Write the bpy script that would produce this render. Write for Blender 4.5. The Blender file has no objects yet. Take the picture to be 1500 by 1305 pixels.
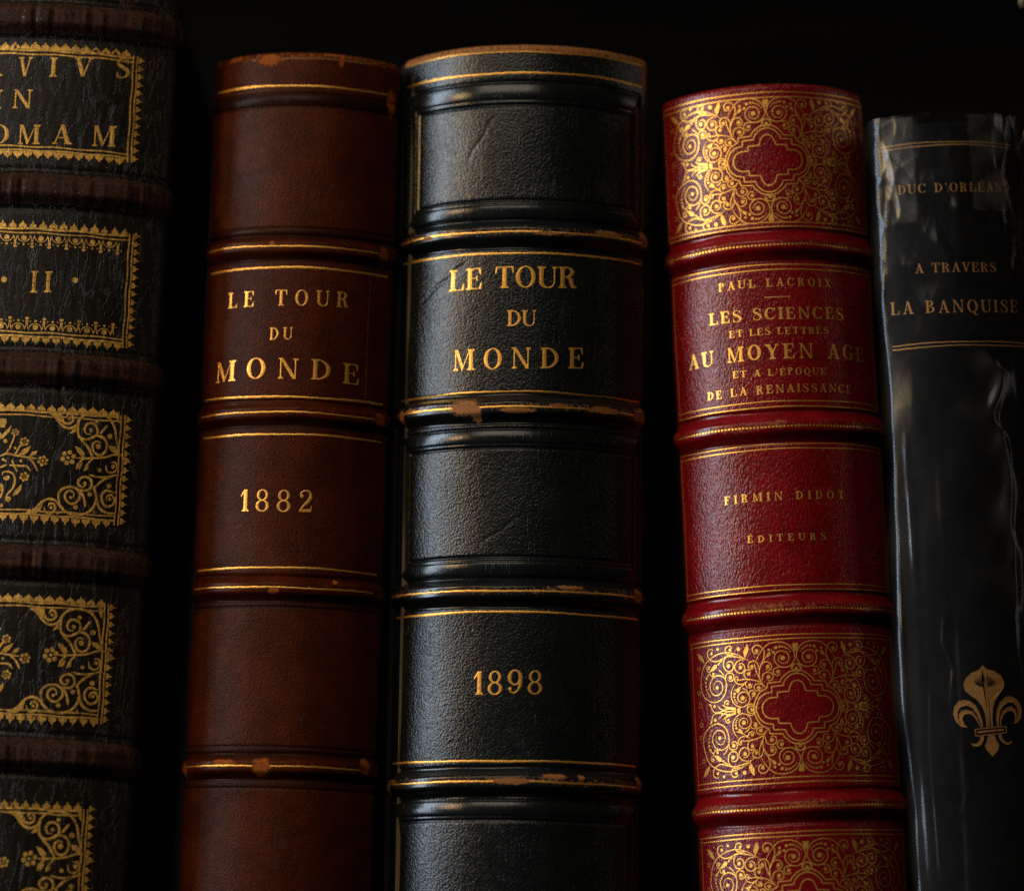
import bpy, math, random, json
import numpy as np
from mathutils.geometry import tessellate_polygon
from mathutils import Vector
random.seed(7); rng=np.random.default_rng(7)
sc=bpy.context.scene
COL=sc.collection
MM=.001

DATA={"pose":{"black":[-0.00197,0,0.01559,-0.07052,33.73142,0.87227],"brown":[-0.06558,0.002,0.0297,-0.03156,25.72653,0.67695],"red":[0.08076,0,-0.0405,-0.00981,27.57037,1.01389],"left":[-0.14584,-0.006,0.04357,-0.05139,42.97996,0.3],"wrap":[0.13105,0.002,-0.04183,0.07844,19.54707,0.6298]},"pblack":[[-13.45,195.37,4.03,2.2],
[-10.48,193.92,1.46,2.56],[0.41,194.28,4.39,0.73],[10.92,195.87,2.56,0.55],[23.72,195.5,5.12,0.92],[35.84,195.04,2.38,2.75],[-30.36,195.89,1.83,0.55],[37.32,245.08,1.65,2.38],[24.15,244.23,4.03,0.92],[7.47,243.04,2.75,0.55],[-25.32,243.28,1.83,0.55],
[35.71,146.12,1.83,2.01],[14.41,146.7,3.29,0.55],[0.49,95.0,5.12,0.92],[11.36,96.3,3.29,0.73],[37.21,95.59,1.1,2.2],[-37.53,93.47,1.1,1.65],[-35.7,95.4,1.65,0.73],[-34.18,194.64,1.1,1.83],[18.54,96.38,0.92,0.73]],"pbrown":[[-9.9,293.02,3.66,1.65],
[8.09,295.21,4.03,1.1],[10.25,293.07,0.73,1.83],[-20.64,294.37,2.2,0.92],[24.23,239.91,1.65,2.38],[-6.67,240.97,0.92,0.55],[25.29,194.26,1.83,1.83],[-3.64,98.89,2.38,2.38],[-2.3,145.83,1.28,0.92],[13.79,148.94,0.73,0.73],[-14.06,100.08,3.66,0.73],
[-27.5,98.33,1.1,1.83],[24.77,100.41,1.46,2.2],[25.72,283.6,1.46,4.03]],"pred":[[-13.86,240.61,4.03,0.92],[-30.54,239.75,1.83,1.83],[29.52,239.85,1.83,1.65],[-1.38,190.98,2.93,1.28],[-10.7,190.55,8.23,1.46],[30.82,190.01,1.83,1.46],[-5.85,141.6,9.15,1.65],
[-13.37,141.63,4.58,1.46],[21.97,141.37,4.58,1.1],[0.39,89.1,8.23,1.28],[-22.75,89.09,7.32,1.28],[28.61,88.41,3.66,1.28],[-1.56,285.62,1.65,0.55],[26.02,286.57,2.56,0.55],[-20.2,240.25,4.58,1.1]],"pleft":[[28.09,308.23,1.46,1.1],[-1.48,304.62,10.98,1.1],
[3.68,255.95,10.98,1.1],[20.27,255.86,7.32,1.28],[29.72,207.56,2.56,1.1],[10.71,205.45,10.98,1.28],[24.95,153.58,2.56,1.28],[20.46,153.31,2.56,1.1],[8.76,152.72,7.32,1.28],[33.62,101.98,1.83,1.46]],"text":[["brown","LE TOUR",[-19.84,223.91],
[14.91,224.23],[-2.14,223.87],[-2.32,228.18]],["brown","DU",[-6.56,214.44],[-0.26,214.58],[-3.41,214.53],[-3.55,217.92]],["brown","MONDE",[-23.05,203.41],[18.81,203.39],[-1.32,203.8],[-1.55,209.45]],["brown","1882",[-13.25,167.51],[7.16,167.5],
[-2.53,167.4],[-2.77,173.28]],["black","LE TOUR",[-19.73,228.29],[16.34,228.79],[-0.47,228.33],[-0.56,234.21]],["black","DU",[-2.81,217.77],[5.12,217.88],[1.24,217.76],[1.18,222.14]],["black","MONDE",[-18.05,205.97],[18.55,206.76],[0.9,206.07],
[0.82,211.8]],["black","1898",[-10.7,117.98],[8.34,118.34],[-0.81,118.13],[-0.91,124.35]],["red","PAUL LACROIX",[-15.91,228.84],[15.77,228.81],[-1.58,228.96],[-1.46,231.23]],["red","LES SCIENCES",[-19.21,220.07],[19.41,220.1],[-2.06,219.86],
[-1.89,223.12]],["red","ET LES LETTRES",[-13.53,215.79],[14.15,215.83],[0.37,215.67],[0.48,217.57]],["red","AU MOYEN AGE",[-28.32,208.79],[28.26,209.05],[0.02,209.0],[0.24,213.15]],["red","ET A L'ÉPOQUE",[-13.04,204.64],[12.68,204.54],[-0.23,204.41],
[-0.13,206.3]],["red","DE LA RENAISSANCE",[-21.13,199.52],[20.88,199.78],[-0.49,199.61],[-0.36,201.9]],["red","FIRMIN DIDOT",[-17.55,170.54],[16.29,170.52],[-0.66,170.42],[-0.53,172.69]],["red","ÉDITEURS",[-11.37,159.43],[10.0,159.37],[-0.81,159.37],
[-0.71,161.27]],["wrap","DUC D'ORLÉANS",[-15.18,255.96],[16.88,256.22],[-0.44,255.56],[-0.28,258.14]],["wrap","A TRAVERS",[-11.84,233.58],[10.87,233.27],[-0.94,233.32],[-0.78,235.94]],["wrap","LA BANQUISE",[-19.4,222.98],[17.39,222.42],[-1.95,222.08],
[-1.73,225.54]]],"ltext":[["A",[-11.32,285.93],[-5.23,286.0],291.14],["V",[-0.91,285.97],[2.75,286.09],291.33],["I",[7.58,286.15],[9.64,286.24],291.62],["V",[14.1,286.74],[19.32,287.07],292.06],["S",[25.41,287.32],[29.26,287.64],292.83],["I",[-7.46,276.79],
[-4.91,276.83],281.97],["N",[-1.94,276.9],[3.6,277.07],282.13],["O",[-7.73,266.93],[-2.15,267.04],272.12],["M",[0.2,266.92],[6.27,267.14],272.34],["A",[9.37,267.4],[14.95,267.7],272.86],["M",[20.24,267.64],[26.73,268.12],273.39],["I",[6.38,226.06],
[8.24,226.14],232.04],["I",[10.08,226.35],[12.05,226.45],232.09]],"ldots":[[-0.83,229.41],[18.16,230.28]],"orn":{"S":[[[-12.39,12.76],[-13.65,13.69],[-15.6,14.83],[-17.63,15.6],[-19.52,15.91],[-21.51,15.72],[-23.09,15.32],[-24.75,14.56],[-26.22,13.67],
[-27.51,12.04],[-28.28,9.82],[-28.58,7.97],[-28.35,6.07],[-27.39,4.65],[-25.78,3.51],[-23.89,2.94],[-22.3,3.06],[-20.99,3.76],[-20.05,5.03],[-19.63,6.65],[-19.62,8.1],[-20.16,9.19],[-21.37,9.83],[-22.64,9.96],[-23.87,9.46],[-24.74,8.51],[-25.13,7.3],
[-24.85,6.02],[-24.02,5.04],[-22.98,4.68],[-21.8,4.92],[-20.99,5.74],[-20.79,6.97],[-21.23,8.01],[-22.09,8.51],[-23.0,8.39],[-23.71,7.67],[-23.91,6.65],[-23.37,6.05]],[[-13.65,13.69],[-15.63,14.28],[-17.68,14.67],[-19.1,14.71],[-20.35,14.31],
[-21.63,13.87],[-22.92,13.78],[-24.23,14.19],[-25.15,14.92],[-25.51,15.79],[-25.39,16.72],[-24.71,17.23],[-23.95,17.23],[-23.4,16.71]],[[-16.26,15.16],[-17.66,15.09],[-18.83,15.3],[-19.4,15.88],[-19.47,16.62],[-19.07,17.26],[-18.22,17.53],[-17.58,17.16],
[-17.45,16.59]],[[-18.99,14.69],[-19.74,14.14],[-20.16,13.25],[-20.11,12.1],[-19.56,11.11],[-18.62,10.71],[-17.66,10.93],[-17.19,11.82],[-17.32,12.77],[-18.0,13.31],[-18.83,13.28],[-19.29,12.75]],[[-13.66,13.48],[-15.0,13.49],[-16.16,12.97],
[-16.79,11.99],[-16.62,10.94],[-15.86,10.14],[-14.86,9.95],[-14.09,10.51],[-13.88,11.53],[-14.28,12.29],[-15.05,12.56],[-15.7,12.21]],[[-9.84,10.39],[-10.0,11.43],[-10.37,12.29],[-11.3,12.88],[-12.4,12.65],[-12.87,11.97],[-12.7,11.12],[-12.07,10.76],
[-11.45,11.02]],[[-9.48,7.26],[-10.05,8.54],[-10.62,9.82],[-10.97,11.09],[-11.08,12.34]],[[-9.69,7.27],[-9.93,8.74],[-9.84,10.39],[-9.35,11.59],[-8.66,12.79],[-7.87,13.77],[-7.21,14.35]],[[-10.68,12.62],[-10.19,13.73],[-9.27,15.11],[-8.37,16.19],
[-7.07,17.14],[-5.39,17.51],[-3.74,17.46],[-2.12,16.86],[-0.95,15.77],[-0.3,14.39],[-0.28,12.94],[-0.97,11.63],[-2.04,10.85],[-3.28,10.7],[-4.49,11.08],[-5.46,12.17],[-5.65,13.42],[-5.24,14.43],[-4.28,15.06],[-3.05,15.0],[-2.06,14.26],[-1.81,13.22],
[-2.17,12.2],[-3.12,11.73],[-4.03,11.98],[-4.61,12.74],[-4.53,13.46],[-4.01,13.91]],[[-8.69,16.11],[-8.31,15.25],[-8.38,14.11],[-8.69,12.89],[-9.24,11.69],[-9.78,10.38]],[[-8.69,16.0],[-9.29,16.73],[-10.33,17.06],[-11.21,16.6],[-11.47,15.79],
[-11.09,14.93],[-10.35,14.77],[-9.84,15.11]],[[-9.78,10.38],[-9.02,11.98],[-8.15,12.44],[-7.12,12.23],[-6.54,11.41],[-6.69,10.48],[-7.44,10.08],[-8.09,10.41]],[[-9.27,7.24],[-9.1,8.47],[-8.64,9.27],[-7.68,9.62],[-6.65,9.34],[-6.18,8.49],[-6.43,7.68],
[-7.18,7.31],[-7.95,7.67]],[[-3.28,10.7],[-4.51,10.77],[-5.72,10.53],[-6.12,9.62],[-5.74,8.88],[-4.93,8.58],[-4.23,9.0]],[[-8.32,5.42],[-9.2,6.62],[-10.11,7.3],[-11.58,7.82],[-13.08,8.15],[-14.85,8.19],[-16.22,7.96]],[[-13.2,7.95],[-14.01,7.19],
[-15.14,6.95],[-16.26,7.27],[-16.86,8.01],[-16.82,8.67],[-16.27,9.1],[-15.71,8.78]],[[-12.01,7.9],[-13.41,8.17],[-14.02,9.05],[-14.13,9.89],[-13.6,10.57],[-12.73,10.61],[-12.2,9.98]],[[-21.78,11.43],[-20.82,10.61],[-20.02,9.59]],[[-19.64,7.69],
[-19.67,9.25],[-19.14,10.13],[-18.06,10.24],[-17.27,9.75],[-17.15,8.91],[-17.71,8.13],[-18.49,8.16],[-18.93,8.76]],[[-16.72,7.21],[-17.58,6.25],[-18.14,4.85],[-18.1,3.4],[-17.48,2.1],[-16.38,1.18],[-15.26,0.88],[-14.02,1.19],[-13.09,2.05],[-12.84,3.37],
[-13.36,4.34],[-14.37,4.84],[-15.38,4.71],[-16.17,3.95],[-16.16,2.92],[-15.41,2.17],[-14.41,2.15],[-13.81,2.83],[-13.99,3.63]],[[-14.75,5.9],[-13.99,5.53],[-13.27,4.75]],[[-13.55,7.56],[-13.91,6.97],[-13.68,6.37],[-13.16,5.88],[-12.33,5.92],
[-11.97,6.57]],[[-8.33,5.32],[-9.01,6.19],[-9.73,6.61],[-10.78,6.73],[-11.46,6.06],[-11.29,5.22],[-10.46,4.8],[-9.75,5.1]],[[-13.32,3.82],[-12.71,4.91],[-11.84,5.05],[-11.3,4.39],[-11.6,3.59],[-12.32,3.43]],[[-13.71,0.75],[-13.24,1.38],[-12.47,1.52],
[-11.53,0.79],[-11.17,-0.37],[-11.0,-1.1]],[[-13.58,1.05],[-13.74,0.24],[-13.46,-0.61],[-12.71,-0.98],[-11.94,-0.73],[-11.75,-0.02]],[[-24.84,11.12],[-25.8,11.54],[-26.02,12.4],[-25.29,12.74],[-24.63,12.35]],[[-24.98,11.14],[-24.81,10.39],[-24.24,9.91],
[-23.3,10.02]],[[-25.0,10.93],[-25.54,10.36],[-26.05,9.9]],[[-20.37,13.89],[-21.4,13.37],[-22.08,12.82]],[[-1.15,10.08],[-0.79,11.14],[0.06,11.54],[1.07,11.13],[1.42,9.98]],[[-1.15,10.08],[-0.77,9.61],[-0.06,9.42]],[[-25.98,2.7],[-25.01,2.39],
[-24.82,1.23],[-23.8,0.19],[-21.71,0.2],[-19.94,0.66],[-17.09,0.78]],[[-22.77,1.86],[-21.67,0.92],[-19.97,0.15],[-17.14,-0.1]],[[-20.36,1.84],[-20.19,2.71],[-19.44,3.0],[-18.87,2.47]],[[-21.1,2.01],[-20.27,1.42],[-18.95,1.09]],[[-15.17,6.35],
[-14.02,7.09]]],"D":[[-22.59,6.73,0.52],[-23.97,16.08,0.46],[-17.98,16.47,0.46],[-18.65,12.21,0.56],[-15.11,11.49,0.58],[-11.86,11.47,0.5],[-3.45,13.26,0.68],[-10.35,15.54,0.52],[-7.53,11.1,0.58],[-7.49,8.36,0.58],[-4.88,9.65,0.54],[-16.08,8.34,0.35],
[-12.89,9.64,0.52],[-18.24,9.11,0.56],[-14.94,3.29,0.62],[-12.73,6.63,0.5],[-10.31,5.7,0.56],[-11.78,4.18,0.5],[-12.48,-0.0,0.5],[-21.89,17.07,0.41],[-15.55,16.49,0.58],[-21.81,13.0,0.29],[-25.25,12.17,0.37],[-23.66,10.48,0.46],[-26.22,9.6,0.46],
[-26.53,8.48,0.35],[-26.57,7.49,0.31],[-26.28,6.58,0.27],[-25.96,5.78,0.25],[-25.61,5.16,0.23],[-25.2,4.59,0.21],[-17.22,4.56,0.35],[-17.31,3.74,0.29],[-17.19,3.0,0.25],[-16.94,2.47,0.23],[-16.6,2.02,0.19],[-5.84,14.88,0.41],[-7.04,15.62,0.37],
[-5.15,16.08,0.46],[-4.11,16.3,0.35],[-3.39,16.26,0.29],[-2.78,16.06,0.25],[-2.22,15.76,0.23],[-1.75,15.45,0.21],[-1.31,14.89,0.19],[0.09,10.34,0.37],[-23.82,1.86,0.46],[-19.49,2.17,0.37],[-16.2,0.23,0.54]],"P":[[[-12.82,17.57],[-12.56,15.99],
[-13.15,14.79],[-13.76,13.8],[-14.17,15.5],[-13.6,16.7]],[[-29.66,16.79],[-28.42,16.33],[-27.4,15.69],[-27.03,14.71],[-26.57,13.65],[-28.09,14.51],[-28.81,15.33]],[[-24.99,11.1],[-24.09,12.19],[-23.1,13.03],[-22.25,12.83],[-22.46,12.02],[-23.61,11.37]],
[[-17.32,5.56],[-16.33,5.93],[-15.13,6.41],[-15.74,5.1],[-16.45,4.66],[-16.59,5.44]],[[-7.91,13.81],[-7.44,14.74],[-6.72,15.1],[-6.63,14.31],[-7.29,13.69]],[[-0.23,16.83],[0.32,17.16],[0.86,16.73],[0.53,15.6],[0.23,14.68],[-0.03,15.62]],[[-20.61,1.86],
[-19.9,1.38],[-17.08,0.92],[-17.01,0.09],[-18.04,0.39],[-19.93,0.87]],[[-26.06,2.74],[-25.01,2.49],[-24.67,1.32],[-25.06,1.77]]],"Q":[[[-11.88,-0.83],[-11.86,0.4],[-11.67,1.42],[-11.1,2.83],[-9.95,4.4],[-8.16,5.31]],[[-8.16,5.31],[-7.79,6.73]],
[[-7.79,6.73],[-4.51,6.9]],[[-4.51,6.9],[-3.95,7.84],[-2.54,9.07],[-1.07,9.73],[0.55,9.97]],[[-11.15,-0.89],[-11.12,0.56],[-10.37,2.57],[-8.82,3.86],[-6.82,4.29]],[[-6.82,4.29],[-6.8,5.74]],[[-6.8,5.74],[-3.7,5.87]],[[-3.7,5.87],[-3.49,6.73]],
[[-3.49,6.73],[-2.94,7.48],[-1.54,8.61],[0.5,9.04]],[[-9.46,-1.0],[-9.53,0.44],[-8.93,1.85],[-7.53,2.69],[-5.35,2.82]],[[-5.35,2.82],[-5.38,4.1]],[[-5.38,4.1],[-2.23,4.25]],[[-2.23,4.25],[-2.11,4.96],[-1.46,6.34],[-0.6,6.96],[0.48,7.12]]],"R":[[-29.03,12.42,0.5],
[-29.52,5.99,0.5],[-29.14,2.6,0.54]],"C":[0.31,114.8]},"lorn":{"S":[[[9.02,0.2],[11.53,1.56],[13.23,3.5],[15.0,4.52],[16.85,4.16],[18.16,2.83],[19.46,1.51],[21.34,0.84]],[[13.92,2.3],[14.47,0.93],[15.86,0.69],[16.85,1.83],[16.62,3.06],[15.54,3.31],
[14.98,2.51]],[[18.14,3.14],[17.52,5.59],[18.18,7.18],[19.96,8.06],[21.79,7.95],[23.09,6.85],[23.18,5.3],[22.06,3.83],[20.54,3.74],[19.4,4.92],[19.46,6.32],[20.62,7.16],[21.59,6.44],[21.5,5.35]],[[18.46,2.85],[20.09,1.23],[22.26,0.74],[24.97,1.22],
[26.7,2.72],[27.63,4.96],[27.34,7.12],[26.96,8.34],[28.1,9.66],[29.26,10.67],[31.03,11.73],[33.45,12.37]],[[21.81,7.7],[23.35,7.42],[25.17,7.6],[26.17,8.75],[25.75,10.59],[24.19,11.11],[22.72,10.25],[22.64,9.0],[23.76,8.29],[24.72,8.97]],[[23.37,7.17],
[24.4,5.37],[24.85,3.07]],[[27.3,7.74],[27.97,4.52],[28.83,2.86],[30.73,1.91],[32.87,1.96]],[[32.52,7.47],[30.35,7.94],[29.06,6.61],[29.33,4.76],[30.62,3.61],[32.26,4.34],[32.64,5.61],[31.65,6.79],[30.46,6.24],[30.46,5.21]],[[13.16,27.96],[15.06,26.97],
[16.71,25.18],[18.0,24.16],[19.55,23.94],[21.02,24.81],[21.84,26.42],[23.27,27.92],[25.37,28.59],[28.15,28.34],[30.06,27.23],[31.44,24.88],[32.09,21.8],[32.73,19.03]],[[17.37,26.78],[17.61,25.54],[18.86,25.15],[20.04,25.84],[19.94,27.4],[18.99,27.81],
[18.34,26.99]],[[21.86,26.11],[21.56,23.59],[22.13,21.75],[23.7,21.22],[25.5,21.81],[26.8,22.99],[26.53,24.85],[25.25,25.7],[23.9,25.3],[23.37,24.01],[23.9,22.8],[25.07,22.78]],[[22.48,21.14],[24.1,19.69],[25.11,18.19],[26.15,16.38]],[[25.18,21.94],
[26.68,22.42],[28.55,22.01],[29.57,20.37],[29.1,18.15],[27.62,17.26],[26.19,18.1],[25.78,19.79],[26.78,20.95],[27.96,20.57]],[[27.56,23.04],[29.4,25.52]],[[21.43,16.02],[24.02,16.09],[26.15,16.32],[28.88,16.73],[31.58,17.7],[33.72,17.85]],[[23.87,16.08],
[22.41,17.39],[21.54,19.06]],[[23.87,16.08],[22.57,14.91],[21.78,12.99]],[[26.15,16.32],[24.73,14.58],[24.08,12.82]],[[25.21,11.8],[27.69,11.34],[30.43,11.62],[33.13,12.5]],[[29.62,14.75],[30.02,13.22],[31.57,12.86],[32.73,14.03],[32.33,15.57],
[30.94,15.62]],[[1.37,15.36],[3.18,16.05],[5.98,15.67],[8.46,15.4],[11.24,15.16]],[[8.78,15.26],[10.4,13.93],[11.61,11.81]],[[2.87,16.04],[3.97,18.02],[5.0,21.18]],[[5.35,15.89],[6.43,18.12],[7.45,19.1]],[[1.05,20.09],[2.51,21.39],[3.76,23.47]],
[[2.35,10.17],[2.45,10.95],[3.5,11.3],[5.08,10.74],[5.81,9.06],[5.35,6.87],[3.94,4.94],[3.59,3.22]],[[2.83,9.87],[3.34,9.12],[4.09,9.46],[4.04,10.23]],[[4.0,13.03],[6.47,12.98],[8.63,12.92],[9.78,11.72]],[[4.51,14.61],[5.58,12.47],[6.27,11.41]],
[[1.58,12.32],[3.38,13.16]],[[7.96,9.15],[9.14,9.83]],[[2.36,14.52],[3.32,13.94]],[[2.15,3.94],[2.64,5.83],[2.54,7.37],[1.88,7.97]]],"D":[[15.76,2.24,0.42],[20.8,5.31,0.45],[24.3,9.41,0.58],[25.85,6.55,0.7],[22.28,2.76,0.7],[30.88,9.23,0.7],
[31.26,5.67,0.51],[19.07,26.57,0.45],[25.06,23.81,0.58],[27.32,19.59,0.77],[26.43,26.41,0.58],[30.2,22.6,0.8],[4.32,3.87,0.8],[2.48,19.52,0.58],[6.99,14.4,0.42],[2.2,14.52,0.38],[3.6,9.9,0.38],[5.23,17.76,0.38],[31.62,14.58,0.64],[2.59,2.1,0.51],
[28.03,13.24,0.58]],"P":[[[21.07,19.18],[22.31,18.95],[23.61,17.78],[23.97,16.87],[22.74,17.1],[21.6,18.12]],[[21.62,12.98],[21.83,14.55],[23.15,15.41],[23.37,14.33],[22.69,13.05]],[[23.78,12.65],[24.15,14.07],[25.04,14.6],[24.97,13.19]],[[30.05,20.09],
[31.74,20.05],[33.58,17.69],[31.86,18.19],[30.59,18.88]],[[6.13,15.77],[7.25,17.37],[9.48,18.57],[8.68,16.81],[7.5,15.98]],[[8.92,15.42],[9.75,16.86],[11.24,17.4],[10.86,16.29]],[[1.03,20.4],[2.16,22.0],[3.89,23.79],[3.39,22.05],[1.95,20.44]],
[[5.34,4.69],[6.0,6.27],[7.57,8.05],[7.67,6.65],[6.69,5.21]],[[19.48,22.53],[20.47,23.83],[21.19,24.5],[20.99,22.93]],[[13.15,28.12],[15.9,28.26],[17.15,27.86],[17.02,25.2],[15.38,26.83]],[[9.02,0.14],[11.83,1.57],[13.56,3.21],[13.07,1.32],[11.61,0.26]],
[[26.97,0.88],[27.18,2.44],[27.9,0.78]],[[17.08,0.6],[17.33,1.54],[18.01,0.5]],[[31.17,29.25],[32.39,29.34],[32.59,26.22],[31.92,27.11]],[[0.68,25.39],[2.22,25.6],[2.6,24.52],[1.76,23.24],[0.84,23.05]],[[33.42,17.83],[35.62,17.06],[36.62,15.89],
[34.74,16.37]]],"W":[[19.45,15.97,2.24,6],[12.8,14.67,1.6,6],[8.2,10.1,1.44,6],[7.57,19.57,1.35,6],[4.94,21.96,1.15,6],[1.96,6.73,0.96,6]]},"fleur":{"petL":[[-0.74,17.33],[-1.87,16.25],[-3.93,15.44],[-5.58,13.95],[-6.3,12.31],[-5.89,10.73],[-4.53,9.43],
[-2.84,8.13],[-1.61,6.29],[-0.96,4.26],[-0.8,2.25],[-0.84,0.92],[-0.34,0.9],[-0.28,4.24],[-0.64,7.37],[-1.09,10.96],[-1.32,14.33],[-1.02,16.11]],"petR":[[-0.74,17.33],[0.16,16.29],[2.19,15.68],[3.97,14.41],[4.84,12.6],[4.58,11.26],[3.16,9.5],
[1.76,7.64],[1.16,5.53],[0.89,3.09],[0.86,0.86],[0.4,0.87],[0.39,4.22],[0.29,7.79],[-0.16,11.38],[-0.68,14.75],[-1.02,16.11]],"mid":[[-0.79,13.19],[-0.42,12.51],[0.04,9.14],[0.19,5.56],[0.06,0.88],[-0.12,0.89],[-0.22,4.24],[-0.47,8.26]],"curlL":[[-5.74,0.9],
[-7.48,1.22],[-8.83,2.63],[-9.44,4.67],[-9.03,6.66],[-7.83,8.04],[-6.26,8.36],[-4.63,7.87],[-3.37,6.7],[-2.49,4.88],[-1.95,2.85],[-1.8,0.95],[-2.19,0.86],[-2.54,2.32],[-3.19,4.35],[-4.3,6.07],[-5.81,6.81],[-7.26,6.56],[-8.22,5.38],[-8.32,3.72],
[-7.76,2.12]],"curlL2":[[-5.74,0.9],[-7.24,1.54],[-7.92,3.02],[-7.94,4.59],[-7.1,5.54],[-5.66,5.69],[-4.26,5.07],[-3.24,3.57],[-2.78,2.1],[-2.63,0.87],[-2.36,0.97],[-2.82,1.44],[-3.3,2.68],[-4.21,4.06],[-5.5,4.68],[-6.58,4.4],[-7.07,3.31],[-6.74,1.85]],
"curlR":[[6.66,1.51],[8.04,1.83],[9.02,3.17],[9.43,5.18],[8.93,6.97],[7.77,8.32],[6.1,9.0],[4.63,8.58],[3.25,7.38],[2.31,5.5],[1.93,3.28],[2.01,0.94],[2.4,0.93],[2.59,2.82],[3.08,4.81],[4.0,6.35],[5.37,7.22],[6.82,7.21],[7.86,6.19],[8.24,4.51],
[7.87,2.95]],"curlR2":[[6.66,1.51],[7.59,2.51],[7.88,4.07],[7.43,5.41],[6.26,6.21],[4.92,5.89],[3.66,4.8],[2.96,3.03],[2.77,0.92],[3.0,0.91],[3.28,2.58],[4.08,4.12],[5.33,4.99],[6.42,4.98],[7.14,4.07],[7.25,2.85]],"bar":[[-3.89,0.37],[4.45,0.83],
[4.53,-0.79],[-3.78,-1.46]],"barin":[[-3.46,0.06],[4.0,0.51],[4.08,-0.45],[-3.32,-1.1]],"barcore":[[-3.26,-0.21],[3.82,0.22],[3.86,-0.22],[-3.18,-0.73]],"tail":[[-0.58,-1.32],[1.17,-1.27],[1.53,-2.72],[2.25,-4.08],[1.81,-5.4],[0.29,-7.02],[-1.03,-5.42],
[-1.66,-4.17],[-0.97,-2.86]],"tl":[[-2.56,-1.47],[-1.71,-1.39],[-1.85,-2.61],[-2.6,-3.8],[-3.62,-4.2],[-4.72,-4.04],[-5.27,-3.24],[-4.36,-3.5],[-3.46,-3.32],[-2.85,-2.57]],"tr":[[2.09,-1.29],[3.02,-1.21],[3.29,-2.33],[4.16,-3.35],[5.11,-3.37],
[5.9,-2.93],[5.61,-3.71],[4.59,-4.02],[3.44,-3.55],[2.57,-2.64]]},"cf":[0.37,108.76],"ridges":[[[[-9.21,143.78],[-10.26,132.84],[-7.99,125.37],[-9.1,116.32],[-7.56,103.51],[-5.85,93.47],[-8.63,86.39],[-6.15,77.27],[-5.38,66.84]],0.75,0.55,0],
[[[8.77,143.21],[8.31,128.51],[9.0,121.19],[9.28,113.88]],0.8,0.7,0],[[[-16.95,190.91],[-17.06,174.09],[-16.65,159.18],[-16.28,149.89]],0.6,0.5,0],[[[-16.62,177.78],[-16.68,140.7],[-17.3,113.25],[-17.32,95.07],[-17.23,67.1]],0.8,0.6,0],[[[-14.44,122.16],
[-15.22,103.99],[-14.69,85.85],[-14.58,67.31]],0.5,0.45,0],[[[5.34,211.19],[9.56,204.68],[6.15,194.28],[9.93,184.05],[9.03,163.55],[9.74,150.59],[9.33,139.53]],0.9,1.0,0.9],[[[-6.82,203.1],[-8.43,177.04],[-8.48,158.49],[-9.81,142.91]],0.4,0.7,0],
[[[3.61,229.14],[6.18,223.48],[1.66,214.03],[5.27,210.25]],0.6,0.8,0],[[[-2.23,271.25],[0.32,252.01],[0.74,229.17]],0.7,1.2,0],[[[16.88,275.88],[13.61,260.11],[16.86,246.97],[12.99,229.46]],0.8,0.8,0]],"dimples":[[8.15,219.74,1.3,0.8,0.55],[0.62,250.85,1.6,3.0,0.35],
[15.76,257.23,0.8,0.5,0.3],[15.85,246.87,0.6,1.6,0.5],[18.72,252.94,0.8,2.5,0.6],[-18.0,248.83,0.7,4.0,0.45],[-19.83,230.02,0.7,2.4,0.4],[9.05,229.25,0.6,0.7,0.3],[16.1,244.02,0.7,0.5,0.35]]}
WORLD=.0010; DENOISE=False
LIGHTS=[('window_light',(-1.28,-.36,.58),(0,0,.16),.32,1.1,18,(.68,.84,1.0)),
('warm_lamp',(-.98,-.66,.60),(0,0,.16),.20,.36,4.8,(1.,.64,.30)),
('room_fill',(-.42,-1.12,1.10),(0,0,.16),.9,.6,6.2,(1.,.84,.64)),  # broad soft frontal fill, added to stand in for the room's light
('right_side_light',(1.3,-.10,.45),(0,0,.16),.25,.8,.9,(1.,.88,.76))]  # weak unseen source added at the right to catch side-facing edges
REG={}
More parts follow.
